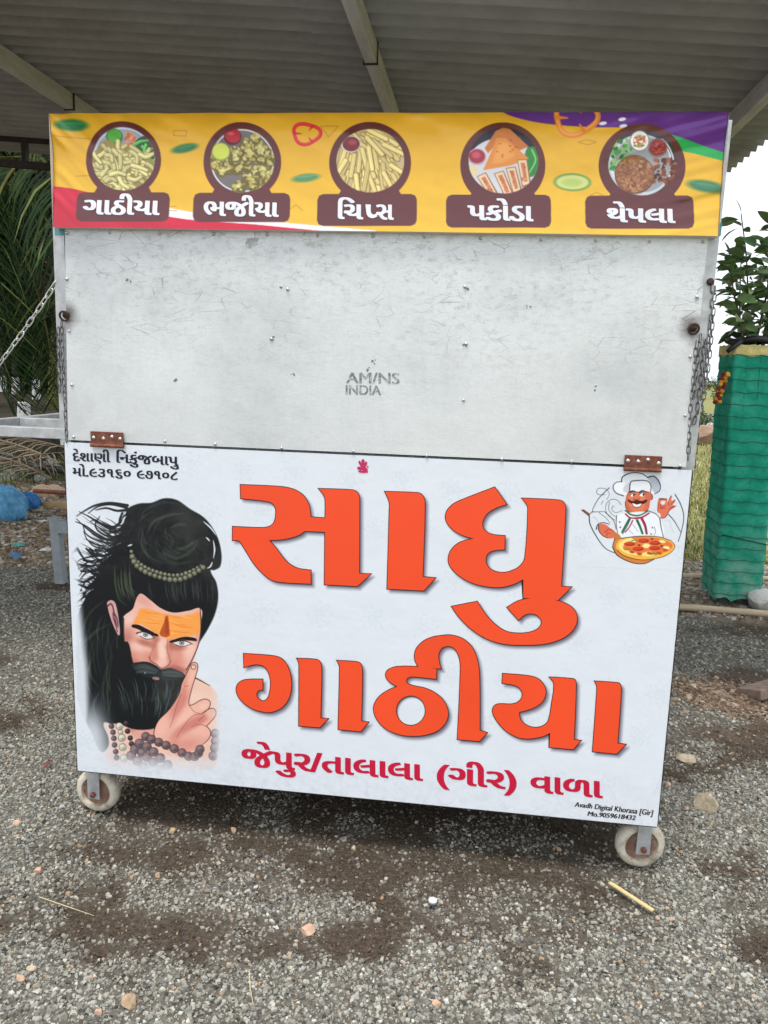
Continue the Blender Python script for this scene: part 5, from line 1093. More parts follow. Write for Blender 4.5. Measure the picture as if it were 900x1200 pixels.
    for wd, a, b, c, d in names:
        V, F = text_px(wd, a, b, c, d, -0.0312, .04, 4, disp=wrinkle, vb=.008); mesh_obj('dish_lettering', V, F, ink_white, board)
    k5 = lambda x, y: (350 + x / 5.625, 125 + y / 5.625); mb = MB()
    mb.add(*text_px('િચ', k5(255, 737), k5(424, 740), k5(255, 640), k5(424, 641), -0.0312, .04, 4, disp=wrinkle, vb=.008)); mb.add(*text_px('સ', k5(508, 742), k5(626, 744), k5(508, 641), k5(626, 643), -0.0312, .04, 4, disp=wrinkle, vb=.008))
    half = spline([k5(437, 640), k5(473, 641), (*k5(474, 690), 1), (*k5(484, 706), 1), k5(500, 706), k5(514, 700), k5(516, 722), (*k5(490, 732), 1), (*k5(462, 726), 1), (*k5(446, 704), 1), (*k5(441, 670), 1)])
    mb.add(*fill_px([[half]], -0.0312, wrinkle)); mb.obj('dish_lettering', ink_white, board)
build_menu()

# ================================================================== AROUND THE CART
def icos(sub=2):
    bm = bmesh.new(); bmesh.ops.create_icosphere(bm, subdivisions=sub, radius=1); bm.verts.index_update()
    V = np.array([v.co[:] for v in bm.verts]); F = [[v.index for v in f.verts] for f in bm.faces]; bm.free(); return V, F
def rock(name, px, py, w_, h_, col, label, cat='stone', seed=0, z=None, group=None, sub=3, flat=.7, mat=None, org_xy=None):
    """w_,h_ half sizes in metres"""
    c = on_ground(px, py) if org_xy is None else np.array([*org_xy, 0.]); c[2] = GZ(c[0], c[1]) if z is None else z
    V, F = icos(sub); r = np.random.default_rng(seed)
    for k in range(9):
        n = r.normal(size=3); n /= np.linalg.norm(n); d = V @ n; V = V - np.clip(d - r.uniform(.5, .8), 0, None)[:, None] * n
    V = V * (1 + .10 * (fbm(V[:, 0] * 3 + seed, V[:, 1] * 3 + V[:, 2] * 4, 3, seed) - .5))[:, None]
    a = r.uniform(0, 6.28); V = V @ np.array([[math.cos(a), -math.sin(a), 0], [math.sin(a), math.cos(a), 0], [0, 0, 1]]).T
    V = V * [w_, w_ * .8, h_] ; V[:, 2] += h_ * flat
    if mat is None: mat = plain(name + '_stone', tuple(col), 0.9, 0, .28, 45, .3)
    o = mesh_obj(name, V + c, F, mat, org=c); return tag(o, label, cat, group)
tanm = plain('tan_stone', (.42, .29, .18), .9, 0, .25, 60, .4); creamm = plain('cream_stone', (.5, .41, .29), .9, 0, .25, 60, .4); greym = plain('grey_stone', (.33, .32, .30), .9, 0, .3, 50, .4); peach = plain('peach_stone', (.55, .36, .25), .9, 0, .2, 60, .3)
ST = [(827, 945, .031, .026, creamm, 'large tan stone on the gravel right of the front castor, biggest of the loose stones'), (806, 889, .030, .016, creamm, 'flat tan stone lying beyond the biggest loose stone, close to the banner edge'),
      (833, 930, .012, .008, greym, 'small grey-tan stone touching the biggest loose stone'), (783, 918, .012, .010, peach, 'pink brick chip close under the right edge of the banner'), (811, 808, .016, .014, creamm, 'round cream stone at the edge of the brown pebble patch'),
      (361, 1087, .019, .013, peach, 'smooth pinkish stone lying alone in front of the middle of the cart'), (153, 1174, .020, .016, tanm, 'tan stone at the very front of the yard, bottom left of the photo'), (202, 972, .014, .009, tanm, 'tan chip just in front of the left castor'),
      (274, 969, .010, .012, peach, 'upright pink chip beside the dark soil patch left of centre'), (19, 961, .014, .008, peach, 'flat peach chip near the left edge, level with the left castor'), (44, 1019, .012, .010, peach, 'peach stone below the flat chip at the left edge'),
      (185, 1023, .010, .009, tanm, 'small tan stone well in front of the left castor'), (24, 1146, .010, .010, peach, 'peach pebble near the bottom left corner'), (512, 1172, .011, .009, peach, 'peach pebble at the bottom centre of the yard'),
      (414, 991, .009, .009, creamm, 'cream pebble under the front edge of the banner, right of the soil patch'), (80, 1043, .008, .007, tanm, 'tan pebble by the dry straw, left of it'), (655, 992, .010, .008, tanm, 'tan pebble in the shade left of the right castor'), (805, 946, .008, .006, peach, 'tiny peach chip left of the biggest loose stone'),
      (37, 1132, .012, .007, creamm, 'flat cream chip just above the peach pebble at bottom left'), (116, 1182, .010, .007, peach, 'peach chip beside the tan stone at the very front'), (771, 1073, .007, .005, peach, 'tiny chip at the end of the yellow stick')]
for i, (x, y, w_, h_, mt, lb) in enumerate(ST): rock('stone', x, y, w_ * (1.5 if i < 2 else 1.12), h_ * (2.0 if i == 0 else 1.3), None, lb, seed=100 + i, group='loose stones on the gravel', mat=mt, sub=3 if w_ > .015 else 2, flat=.55)
rock('boulder', 893, 716, .15, .10, None, 'pale grey boulder half sunk behind the front bamboo pole', 'boulder', seed=5, mat=plain('pale_boulder', (.5, .49, .46), .9, 0, .15, 12, .3), flat=.5)
rock('boulder', 823, 520, .55, .30, None, 'distant brown boulder on the grass between the cart and the green guard', 'boulder', seed=8, z=-.03, mat=plain('brown_boulder', (.30, .20, .14), .9, 0, .25, 4, .3), flat=.6)

# broken slab, yellow stick, bottle cap, leaf, straws
c = on_ground(886, 816); R = np.array(Matrix.Rotation(rad(38), 3, 'Z') @ Matrix.Rotation(rad(-14), 3, 'X'))
s = MB().bbox((-.10, -.065, -.02), (.16, .065, .028), .004); s.V = [v @ R.T + c + [0.03, 0.02, .02] for v in s.V]
tag(s.obj('broken_slab', plain('slab_brown', (.20, .14, .11), .9, 0, .35, 25, .3), org=c), 'broken brown slab tilted in the pebble patch at the right edge', 'slab')
a, b = on_ground(714, 1037), on_ground(765, 1070); a[2] = b[2] = .006; t_ = (b - a) / np.linalg.norm(b - a); n_ = np.cross([0, 0, 1], t_) * .0062
s = MB(); up = np.array([0, 0, .004]); k = [a - n_, b - n_, b + n_, a + n_]; s.add(k + [q + up for q in k], [(0, 3, 2, 1), (4, 5, 6, 7), (0, 1, 5, 4), (1, 2, 6, 5), (2, 3, 7, 6), (3, 0, 4, 7)])
tag(s.obj('wood_stick', plain('pale_wood', (.60, .47, .22), .7, 0, .12, 60), org=a), 'flat pale yellow wooden stick on the gravel before the right castor', 'stick')
c = on_ground(507, 1059); c[2] = .006
tag(MB().lathe([(.0001, .009), (.010, .009), (.0125, .007), (.0132, 0), (.0120, .001)], c, 'z', 18).obj('bottle_cap', plain('white_plastic', (.62, .66, .72), .45, 0, .08, 30), org=c, smooth=True), 'white plastic bottle cap lying on the gravel in front of the cart', 'bottle cap')
P = [on_ground(x, y) + [0, 0, .010] for x, y in ((50, 903), (55, 898), (61, 893))]; s = MB().tube(P, [.002, .0065, .001], 6, squash=.4)
tag(s.obj('red_scrap', plain('red_scrap', (.30, .04, .04), .6, 0, .2, 40), org=P[0], smooth=True), 'thin dark red scrap on the gravel left of the left castor', 'scrap')
straw = plain('straw', (.55, .45, .27), .8, 0, .15, 60)
for pts, lb in (([(46, 1054), (75, 1064), (110, 1076)], 'long dry straw lying on the gravel at the left'), ([(292, 1140), (293, 1160), (297, 1182)], 'dry grass stem on dark soil at the bottom of the yard')):
    P = [on_ground(x, y) + [0, 0, .008] for x, y in pts]; tag(MB().tube(P, [.0012, .0014, .0006], 5).obj('straw', straw, org=P[0]), lb, 'straw')

# bamboo poles
bam = Mat('bamboo', (.5, .4, .25), .6); f = bam.noise(4, 5, .6, bam.coord((1, 12, 12))); bam.col(bam.ramp(f, [(.3, (.36, .27, .16)), (.7, (.58, .48, .33))])); bamm = bam()
def bamboo(p0, p1, r, lb):
    a = on_ground(*p0); b = on_ground(*p1); a[2] = r + .004; b[2] = r + .008; L = np.linalg.norm(b - a); n = int(L / .32); s = MB(); pts = []; rr = []
    for i in range(n + 1):
        for d_, k in ((-.012, 1.0), (0, 1.10), (.012, 1.0)):
            t = np.clip((i / n * L + d_) / L, 0, 1); pts.append(a + (b - a) * t + [0, 0, .006 * math.sin(i * 1.3)]); rr.append(r * k * (1 - .12 * t))
    pts = np.array(pts); keep = np.concatenate([[True], np.linalg.norm(np.diff(pts, axis=0), axis=1) > 1e-4]); return tag(s.tube(pts[keep], np.array(rr)[keep], 12).obj('bamboo_pole', bamm, org=a, smooth=True), lb, 'bamboo pole', 'bamboo poles edging the yard')
bamboo((750, 713.5), (1010, 733.5), .024, 'bamboo pole on the ground in front of the green tree guard')
bamboo((775, 678), (1010, 687), .021, 'bamboo pole on the ground behind the green tree guard')

# green netted tree guard
def build_guard():
    m = Mat('green_shade_net', (.01, .2, .13), .75, spec=.2); f = m.noise(7, 6, .7); f2 = m.noise(160, 2, .5)
    sx = m.n('ShaderNodeSeparateXYZ'); m.l(m.coord(), sx.inputs[0])
    base = m.ramp(f, [(.3, (.006, .22, .135)), (.5, (.012, .33, .21)), (.72, (.06, .45, .31))])
    z = m.n('ShaderNodeMapRange'); z.inputs['From Min'].default_value = .65; z.inputs['From Max'].default_value = .05; m.l(sx.outputs[2], z.inputs[0])
    dust = m.math('MULTIPLY', z.outputs[0], m.ramp(f, [(.40, (0, 0, 0)), (.62, (1, 1, 1))])); base = m.mix(m.math('MULTIPLY', dust, .62), base, (.30, .36, .31))
    sp = m.ramp(m.noise(24, 6, .8), [(.64, (0, 0, 0)), (.72, (1, 1, 1))]); base = m.mix(m.math('MULTIPLY', sp, .30), base, (.34, .45, .40))
    m.col(base); m.bump(f2, .25, .004); m.b.inputs['Transmission Weight'].default_value = 0.0; net_m = m()
    g = thing('tree_guard', 'tall green shade net tree guard with yellow top band right of the cart', 'tree guard', (2.1, 3.27, 0))
    x0, x1, y0, y1, zb, zt = 1.945, 2.225, 3.10, 3.42, .055, 1.70; rng = np.random.default_rng(2)
    per = []; ns = 14
    for (a, b) in (((x0, y0), (x1, y0)), ((x1, y0), (x1, y1)), ((x1, y1), (x0, y1)), ((x0, y1), (x0, y0))):
        for i in range(ns): per.append((a[0] + (b[0] - a[0]) * i / ns, a[1] + (b[1] - a[1]) * i / ns))
    per = np.array(per); cx, cy = (x0 + x1) / 2, (y0 + y1) / 2; nrow = 116; V = []
    for j in range(nrow):
        t = j / (nrow - 1); z = zb + (zt - zb) * t; k = 1.04 - .05 * t + .012 * math.sin(t * 9); ph = (z % .078) / .078; bul = .011 * math.sin(math.pi * ph) + (.004 if ph < .12 else 0)
        for i, (x, y) in enumerate(per):
            dx, dy = x - cx, y - cy; q = k + (bul + .016 * (vnoise(np.array(i * .35), np.array(z * 4.0), 3) - .5)) / .17 * .5
            zz = z + (.05 * (vnoise(np.array(i * .6), np.array(.5), 9) - .35) if j == 0 else 0)
            V.append((cx + dx * q - .05 * t, cy + dy * q, zz))
    n = len(per); F = [(j * n + i, j * n + (i + 1) % n, (j + 1) * n + (i + 1) % n, (j + 1) * n + i) for j in range(nrow - 1) for i in range(n)]
    mesh_obj('net_cover', V, F, net_m, g, smooth=True)
    # overlapping flap of the second net layer
    V = []; F = []
    for j in range(2):
        for i in range(15):
            t = i / 14; V.append((x0 - .012 + (x1 - x0 + .02) * t - .006, y0 - .022, .52 - .07 * t - j * .004))
    wire = plain('guard_wire', (.012, .085, .055), .6); wv_ = MB()
    for j in range(21):
        z = zb + .078 * (j + .55); t = (z - zb) / (zt - zb); k = 1.085 - .05 * t + .012 * math.sin(t * 9); pts = [(cx + (x - cx) * k - .05 * t, cy + (y - cy) * k, z + .004 * math.sin(i)) for i, (x, y) in enumerate(list(per) + [per[0]])]
        wv_.tube(pts, .0017, 4, caps=False)
    for i in (0, 4, 8, 12, 14, 18, 44, 50):
        x, y = per[i]; wv_.tube([(cx + (x - cx) * (1.05 - .05 * t + .012 * math.sin(t * 9)) - .05 * t, cy + (y - cy) * (1.05 - .05 * t + .012 * math.sin(t * 9)), zb + (zt - zb) * t) for t in np.linspace(.45, 1, 14)], .0010, 4)
    wv_.obj('wire_mesh', wire, g)
    w2 = MB(); 
    for (a, b) in (((x0, y0), (x1, y0)), ((x0, y1), (x0, y0))):
        p = [(a[0] + (b[0] - a[0]) * t - (.012 if a[0] == b[0] else 0) + .0, a[1] + (b[1] - a[1]) * t - (.016 if a[1] == b[1] else 0), .50 - .05 * t * (1 if a[1] == b[1] else -.3)) for t in np.linspace(-.03, 1.03, 9)]; w2.tube(p, .007, 5, squash=.5)
    w2.obj('net_seam', plain('net_seam', (.004, .10, .06), .8), g)
    band = MB(); k = .998
    for zlo, zhi, kk in ((1.655, 1.722, 1.02),):
        pr = [(cx + (x - cx) * kk * 1.015 - .05, cy + (y - cy) * kk * 1.015) for x, y in per]; V = [(x, y, zlo + .006 * math.sin(i * .9)) for i, (x, y) in enumerate(pr)] + [(x, y, zhi + .005 * math.sin(i * 1.4)) for i, (x, y) in enumerate(pr)] + [(cx - .05 + (x - cx + .05) * .94, cy + (y - cy) * .94, zhi) for x, y in pr]
        band.add(V, [(i, (i + 1) % n, n + (i + 1) % n, n + i) for i in range(n)] + [(n + i, n + (i + 1) % n, 2 * n + (i + 1) % n, 2 * n + i) for i in range(n)])
    band.obj('top_band', plain('yellow_cloth', (.62, .52, .20), .85, 0, .3, 25), g, smooth=True)
    blk = plain('black_plastic', (.012, .012, .014), .45)
    MB().tube([(cx - .05 + (.140) * math.cos(a), cy + .150 * math.sin(a), 1.752 + .010 * math.sin(3 * a)) for a in np.linspace(0, 2 * np.pi, 26)], .022, 8, caps=False).obj('inner_sack_rim', blk, g, smooth=True)
    MB().tube([(x0 - .10, y0 - .02, 1.675), (x0 - .075, y0 - .02, 1.70), (x0 - .03, y0, 1.735), (x0 + .02, y0 + .05, 1.755)], [.013, .016, .02, .02], 8).obj('sack_corner', blk, g, smooth=True)
    sk = MB()
    for x, y in ((1.955, 3.11), (2.0, 3.10), (2.05, 3.10), (2.19, 3.10), (2.24, 3.10), (1.94, 3.2), (2.27, 3.25)): MB().tube([(x, y, -.02), (x + .006, y, .09)], .0028, 5).obj('wire_foot', wire, g)
    for x0_, x1_, s_ in ((2.03, 2.075, -.035), (2.115, 2.16, .03)): MB().add([(x0_ + s_, 3.17, 0.0), (x1_ + s_, 3.16, 0.0), (x1_, 3.18, .12), (x0_, 3.19, .12), (x0_ + s_, 3.173, 0.0), (x1_ + s_, 3.163, 0.0), (x1_, 3.183, .12), (x0_, 3.193, .12)], [(0, 1, 2, 3), (7, 6, 5, 4), (0, 3, 7, 4), (1, 5, 6, 2)]).obj('sack_strip', plain('grey_sack', (.10, .12, .12), .8), g)
    MB().tube([(cx, cy, -.02), (cx + .01, cy, .7), (cx - .04, cy, 1.6)], [.022, .018, .014], 8).obj('stake', plain('stake_brown', (.09, .05, .035), .9), g)
build_guard()
def leaf_mesh(mb, p, d, L, wd, roll, curl=.25):
    d = np.array(d, float); d /= np.linalg.norm(d); s = np.cross(d, [0, 0, 1]); s /= np.linalg.norm(s) + 1e-9; u = np.cross(s, d); s2 = math.cos(roll) * s + math.sin(roll) * u; u2 = -math.sin(roll) * s + math.cos(roll) * u
    V = []; prof = [(0, .06), (.2, .75), (.45, 1.0), (.7, .82), (.88, .42), (1.0, .02)]
    for t, k in prof:
        c = p + d * L * t - u2 * L * curl * t * t; V += [c - s2 * wd * k + u2 * wd * .22 * k, c, c + s2 * wd * k + u2 * wd * .22 * k]
    F = []
    for i in range(len(prof) - 1):
        for j in (0, 1): F.append((i * 3 + j, i * 3 + j + 1, i * 3 + j + 4, i * 3 + j + 3))
    mb.add(V, F)
def build_sapling():
    rng = np.random.default_rng(21); base = np.array([2.05, 3.28, 1.3])
    t = thing('sapling', 'young leafy tree with glossy oval leaves growing out of the green guard', 'young tree', (2.05, 3.28, .0))
    st = MB(); tips = []
    S = [[(2.05, 3.28, .02), (2.04, 3.28, 1.3), (1.99, 3.2, 1.8), (1.93, 3.15, 2.2), (1.86, 3.15, 2.52)], [(2.04, 3.28, 1.5), (2.08, 3.22, 1.95), (2.09, 3.2, 2.3), (2.10, 3.2, 2.55)], [(2.04, 3.28, 1.5), (1.93, 3.15, 1.85), (1.85, 3.1, 2.05), (1.80, 3.08, 2.25)], [(2.05, 3.28, 1.5), (2.14, 3.2, 1.9), (2.22, 3.15, 2.2), (2.30, 3.15, 2.42)], [(2.05, 3.28, 1.5), (2.16, 3.3, 1.8), (2.3, 3.3, 2.0), (2.42, 3.3, 2.1)], [(2.04, 3.3, 1.5), (1.98, 3.35, 1.9), (1.96, 3.4, 2.3)], [(2.05, 3.3, 1.5), (2.12, 3.38, 1.9), (2.2, 3.42, 2.35)]]
    for s_ in S:
        p = smo3(s_); st.tube(p, np.linspace(.009, .003, len(p)), 6); tips.append(p)
    st.obj('stem', plain('brown_twig', (.10, .075, .045), .8), t, smooth=True)
    mbs = [MB(), MB(), MB()]
    for p in tips:
        for k in range(52):
            q = p[int(rng.uniform(.38, 1) * (len(p) - 1))]
            if q[2] < 1.74: continue
            a = rng.uniform(0, 6.28); el = rng.uniform(-.5, .9); d = (math.cos(a) * math.cos(el), math.sin(a) * math.cos(el), math.sin(el)); o_ = q + np.array(d) * rng.uniform(.01, .035)
            leaf_mesh(mbs[rng.choice(3, p=[.45, .35, .2])], o_, d, rng.uniform(.06, .145), rng.uniform(.019, .038), rng.uniform(-.9, .9), rng.uniform(.05, .5))
        d = p[-1] - p[-3]; leaf_mesh(mbs[1], p[-1], d, .10, .024, .3)
    for mb, c in zip(mbs, ((.085, .165, .055), (.17, .27, .10), (.27, .36, .16))):
        m = Mat('sapling_leaf', c, .38, spec=.5); m.col(m.ramp(m.noise(9, 3), [(.3, tuple(q * .75 for q in c)), (.7, tuple(q * 1.3 for q in c))])); mb.obj('leaves', m(), t, smooth=True)
def smo3(pts, n=6):
    P = np.array(pts, float); out = []
    for i in range(len(P) - 1):
        a, b = P[i], P[i + 1]; ta = (P[i + 1] - P[max(i - 1, 0)]) / 2; tb = (P[min(i + 2, len(P) - 1)] - P[i]) / 2
        for k in range(n):
            t = k / n; out.append((2*t**3-3*t*t+1)*a + (t**3-2*t*t+t)*ta + (-2*t**3+3*t*t)*b + (t**3-t*t)*tb)
    out.append(P[-1]); return np.array(out)
build_sapling()
# dry twigs standing in the guard
tw = MB()
for a, b in (((2.21, 3.2, 1.3), (2.17, 3.15, 2.15)), ((2.2, 3.2, 1.3), (2.32, 3.18, 2.05)), ((2.16, 3.22, 1.3), (2.29, 3.12, 1.98)), ((2.22, 3.25, 1.3), (2.24, 3.2, 2.25)), ((2.2, 3.25, 1.3), (2.36, 3.2, 2.2)), ((2.15, 3.25, 1.3), (2.22, 3.1, 1.95))): tw.tube([a, b], [.004, .002], 5)
tag(tw.obj('dry_twigs', plain('grey_twig', (.2, .17, .13), .9), org=(2.2, 3.22, 1.3)), 'bundle of thin dry twigs standing in the top of the green guard', 'twigs', kind='stuff')
def garland():
    mb = MB(); mi = []; rng = np.random.default_rng(4); V0, F0 = icos(1); p0 = on_front(849.5, 439, 3.06); p1 = on_front(840, 471, 3.06)
    for k in range(9):
        for s_ in (-.011, .012):
            c = p0 + (p1 - p0) * k / 8 + [s_ + rng.uniform(-.003, .003), rng.uniform(-.006, .004), rng.uniform(-.006, .006)]
            mb.add(V0 * (1 + .3 * rng.random((len(V0), 1))) * rng.uniform(.0125, .016) + c, F0, int(rng.choice(3, p=[.5, .22, .28])))
    o = mb.obj('marigold_garland', [plain('marigold_orange', (.62, .26, .02), .8), plain('marigold_yellow', (.66, .40, .03), .8), plain('marigold_dark', (.20, .02, .02), .8)], org=p0)
    tag(o, 'small orange and dark red marigold garland hung on the green guard', 'garland')
garland()

# ------------------------------------------------------------------ left side: post, tarps, litter, fronds
gp = plain('grey_paint_post', (.30, .33, .35), .6, .2, .15, 20)
def steel_post():
    b = on_ground(72, 683); y = b[1]; top = on_front(64.5, 606, y); r = thing('steel_post', 'short grey steel post with a bracket standing left of the cart', 'post', b)
    V = [];
    for p, q in ((b, .030), (top, .030)):
        for dx, dy in ((-q, -q), (q, -q), (q, q), (-q, q)): V.append((p[0] + dx, p[1] + dy, p[2]))
    MB().add(V, [(0, 3, 2, 1), (4, 5, 6, 7), (0, 1, 5, 4), (1, 2, 6, 5), (2, 3, 7, 6), (3, 0, 4, 7)]).obj('upright', gp, r)
    MB().bbox((top[0] + .028, y - .045, top[2] - .10), (top[0] + .12, y + .02, top[2] - .02), .003).obj('bracket', gp, r)
steel_post()
def cloth(name, px, py, size, col, lb, seed, yoff=0):
    c = on_ground(px, py); c[2] = .0; V, F = icos(6); n = 0
    fr = np.stack([np.arctan2(V[:, 1], V[:, 0]) * 1.0, V[:, 2]], 1)
    d = .30 * (fbm(V[:, 0] * 2 + seed, V[:, 1] * 2 + V[:, 2] * 1.3, 3, seed) - .5) + .16 * np.abs(fbm(fr[:, 0] * 3 + V[:, 2] * 1.5 + seed, fr[:, 1] * 1.2, 3, seed + 3) - .5) - .34 * np.abs(fbm(fr[:, 0] * 3.2 + V[:, 2] * 1.2 + seed, fr[:, 1] * .9 + seed, 4, seed + 5) - .5) - .25 * np.abs(fbm(V[:, 0] * 5 + seed, V[:, 2] * 3 + V[:, 1] * 4, 3, seed + 7) - .5)
    V = V * (1 + d)[:, None]; V = V * np.array(size); V[:, 2] = np.maximum(V[:, 2] + size[2] * .8, -.02)
    m = plain(name + '_fabric', col, .6, 0, .2, 6); return tag(mesh_obj(name, V + c, F, m, org=c, smooth=True), lb, 'tarpaulin')
cloth('blue_tarpaulin', 2, 614, (.24, .2, .20), (.11, .36, .60), 'light blue crumpled tarpaulin on the rubble at the left edge', 3)
cloth('blue_tarpaulin', 33, 601, (.13, .12, .115), (.018, .15, .40), 'dark blue crumpled tarpaulin bundle beside the light blue one', 9)
c = on_ground(44, 600); cc_ = cloth('green_scrap', 44, 600, (.035, .03, .05), (.10, .42, .34), 'small turquoise plastic scrap beside the dark blue bundle', 15); cc_['category'] = 'scrap'
c2 = cloth('cream_sack', 57, 584, (.19, .16, .085), (.52, .38, .24), 'torn cream sack lying behind the red pipe', 19); c2['category'] = 'sack'
a, b = on_ground(40, 586), on_ground(140, 592); a[2] = b[2] = .10; tag(MB().tube([a, b], .022, 10).obj('red_pipe', plain('red_pipe', (.20, .05, .035), .6), org=a, smooth=True), 'thin dark red pipe lying by the dark blue tarpaulin', 'pipe')
a, b = on_ground(48, 600), on_ground(130, 603); a[2] = b[2] = .05; tag(MB().tube([a, (a + b) / 2 + [0, 0, .012], b], [.05, .07, .05], 12).obj('log', plain('tan_log', (.36, .23, .12), .9, 0, .3, 12), org=a, smooth=True), 'short tan log lying in front of the red pipe', 'log')
p = [on_ground(x, y) for x, y in ((-60, 552), (0, 557), (40, 563), (110, 574))]
for q in p: q[2] = .18
p[0][2] = .28; p[1][2] = .235; tag(MB().tube(smo3(p), .045, 10).obj('black_pipe', plain('black_pipe', (.02, .022, .026), .45), org=p[0], smooth=True), 'black plastic pipe lying across the dry palm fronds', 'pipe')
litc = [plain('litter_white', (.6, .6, .58), .7), plain('litter_blue', (.08, .22, .42), .6), plain('litter_teal', (.10, .36, .32), .6)]
rng = np.random.default_rng(8); V0, F0 = icos(2)
for i, (x, y, lb) in enumerate(((18, 656, 'blue plastic scrap at the edge of the rubble bank'), (54, 652, 'white crumpled wrapper on the rubble by the steel post'), (52, 619, 'pale torn paper on the rubble bank beside the steel post'), (22, 645, 'pale plastic bit above the blue scrap on the rubble'))):
    c = on_ground(x, y); c[2] = GZ(c[0], c[1]) + .015; V = V0 * (1 + .9 * (rng.random((len(V0), 1)) - .5)) * [.05, .035, .018] + c
    tag(mesh_obj('litter_scrap', V, F0, litc[[1, 0, 0, 2][i]], org=c), lb, 'litter', 'litter scraps on the rubble')

def frond_mesh(L, nl, droop, leafL, seed, dead=False):
    """one palm frond along +x, leaflets hanging; returns V,F,mi"""
    rng = np.random.default_rng(seed); mb = MB(); T = np.linspace(0, 1, 16); path = np.stack([L * (T - .12 * T ** 3 * droop), 0 * T + .05 * L * np.sin(T * 2 + seed), L * (.30 * T - droop * .62 * T ** 2.2)], 1)
    mb.tube(path, np.linspace(.028, .006, 16), 5, mi=0)
    for k in range(nl):
        t = .10 + .90 * k / nl; p = np.array([np.interp(t, T, path[:, j]) for j in range(3)]); q = np.array([np.interp(min(t + .02, 1), T, path[:, j]) for j in range(3)]); d = q - p; d /= np.linalg.norm(d) + 1e-9
        side = np.cross(d, [0, 0, 1]); side /= np.linalg.norm(side) + 1e-9
        for s_ in (-1, 1):
            l = leafL * (0.45 + .55 * math.sin(math.pi * min(1, .12 + t * .85))) * rng.uniform(.8, 1.15); out = side * s_ * rng.uniform(.55, .9) + d * rng.uniform(.35, .7); out /= np.linalg.norm(out); hang = rng.uniform(.8, 1.6) * (1.5 if dead else 1)
            w_ = rng.uniform(.013, .022); pts = []
            for u in (0, .35, .7, 1.0): pts.append(p + out * l * (u - .18 * u * u * hang) + np.array([0, 0, -1]) * l * .62 * hang * u ** 1.7)
            wd = np.cross(out, [0, 0, 1]); wd /= np.linalg.norm(wd) + 1e-9; wd = wd * .7 + np.array([0, 0, .5]); ws = [.6, 1, .7, .05]; V = []
            for pp, k_ in zip(pts, ws): V += [pp - wd * w_ * k_, pp + wd * w_ * k_]
            mb.add(V, [(0, 1, 3, 2), (2, 3, 5, 4), (4, 5, 7, 6)], int(rng.choice([1, 2, 3], p=[.5, .35, .15])))
    return mb
def leafm(name, c, r=.62):
    m = Mat(name, c, r, spec=.12); m.col(m.ramp(m.noise(3, 3), [(.3, tuple(q * .7 for q in c)), (.7, tuple(q * 1.25 for q in c))])); return m()
PM = [leafm('frond_stalk', (.16, .15, .05)), leafm('frond_dark', (.015, .034, .010)), leafm('frond_mid', (.036, .070, .020)), leafm('frond_light', (.16, .20, .06))]
DM = [leafm('dead_stalk', (.20, .15, .10), .9), leafm('dead_leaf', (.13, .10, .07), .9), leafm('dead_leaf_pale', (.24, .19, .14), .9), leafm('dead_leaf_grey', (.30, .27, .23), .9)]
fr_me = []
for i in range(4):
    o = frond_mesh(3.3 + .3 * i, 66, .75 + .22 * i, .85, 40 + i).obj('frond', PM, org=(0, 0, 0)); fr_me.append(o.data); bpy.data.objects.remove(o)
o = frond_mesh(2.6, 30, 1.0, .6, 60, True).obj('dead_frond', DM, org=(0, 0, 0)); dead_me = o.data; bpy.data.objects.remove(o)
trm = Mat('palm_bark', (.09, .075, .055), .95); f = trm.noise(2, 5, .7, trm.coord((3, 3, 22))); trm.col(trm.ramp(f, [(.3, (.035, .028, .02)), (.7, (.13, .105, .075))])); trm.bump(f, .6, .03); trm = trm()
moss = plain('mossy_bark', (.16, .16, .05), .95, 0, .5, 12, .4); lime = plain('lime_wash', (.66, .66, .64), .9, 0, .15, 6)
def palm(base, h, lean, lb, nf=15, r=.13, wash=.55, seed=0, bark=None, dead=2, dz=.0):
    rng = np.random.default_rng(seed); base = np.array(base, float); t = thing('palm_tree', lb, 'palm tree', base, 'palms of the grove behind')
    T = np.linspace(0, 1, 14); path = base + np.stack([lean[0] * T ** 1.6, lean[1] * T ** 1.6, h * T], 1); path[0, 2] -= .1
    rr = r * (1.25 - .45 * T) * (1 + .05 * np.sin(np.arange(14) * 2.1)); rr[0] *= 1.25
    tr = MB().tube(path, rr, 10).obj('trunk', bark or trm, t, smooth=True)
    if wash: MB().tube([base + [0, 0, -.04], base + (path[1] - base) / path[1][2] * 0 + [0, 0, wash]], [r * 1.62, r * 1.36], 12).obj('lime_wash', lime, t)
    top = path[-1]
    for k in range(nf + dead):
        d_ = k >= nf; o = bpy.data.objects.new('dead_frond' if d_ else 'frond', dead_me if d_ else fr_me[rng.integers(0, 4)]); COL.objects.link(o); o.parent = t; o.location = Vector(top - base)
        tilt = rng.uniform(.9, 1.4) if d_ else rng.uniform(-.75, .75); o.rotation_euler = (rng.uniform(-.3, .3), tilt, k * 2.4 + rng.uniform(-.3, .3)); s_ = rng.uniform(.85, 1.1); o.scale = (s_,) * 3
    return t
B = lambda x, y: tuple(on_ground(x, y, -.035))
palm(B(43, 468), 6.2, (.5, .3), 'palm with a slim white-washed foot, middle of the grove', seed=1, r=.10, wash=.75)
palm(B(19, 462), 6.8, (-.4, .5), 'palm with a small white-washed foot left of the slim one', seed=2, r=.11, wash=.7)
palm(B(52, 456), 7.0, (.6, .2), 'farther palm with a white-washed foot behind the mossy palm', seed=3, r=.11, wash=.7)
palm(B(4, 459), 6.4, (-.6, .3), 'palm with a white-washed foot at the left edge of the photo', seed=4, r=.11, wash=.7)
palm(B(64, 480), 5.6, (.9, -.4), 'mossy-barked palm standing next to the left post of the cart', seed=5, r=.16, wash=0, bark=moss)
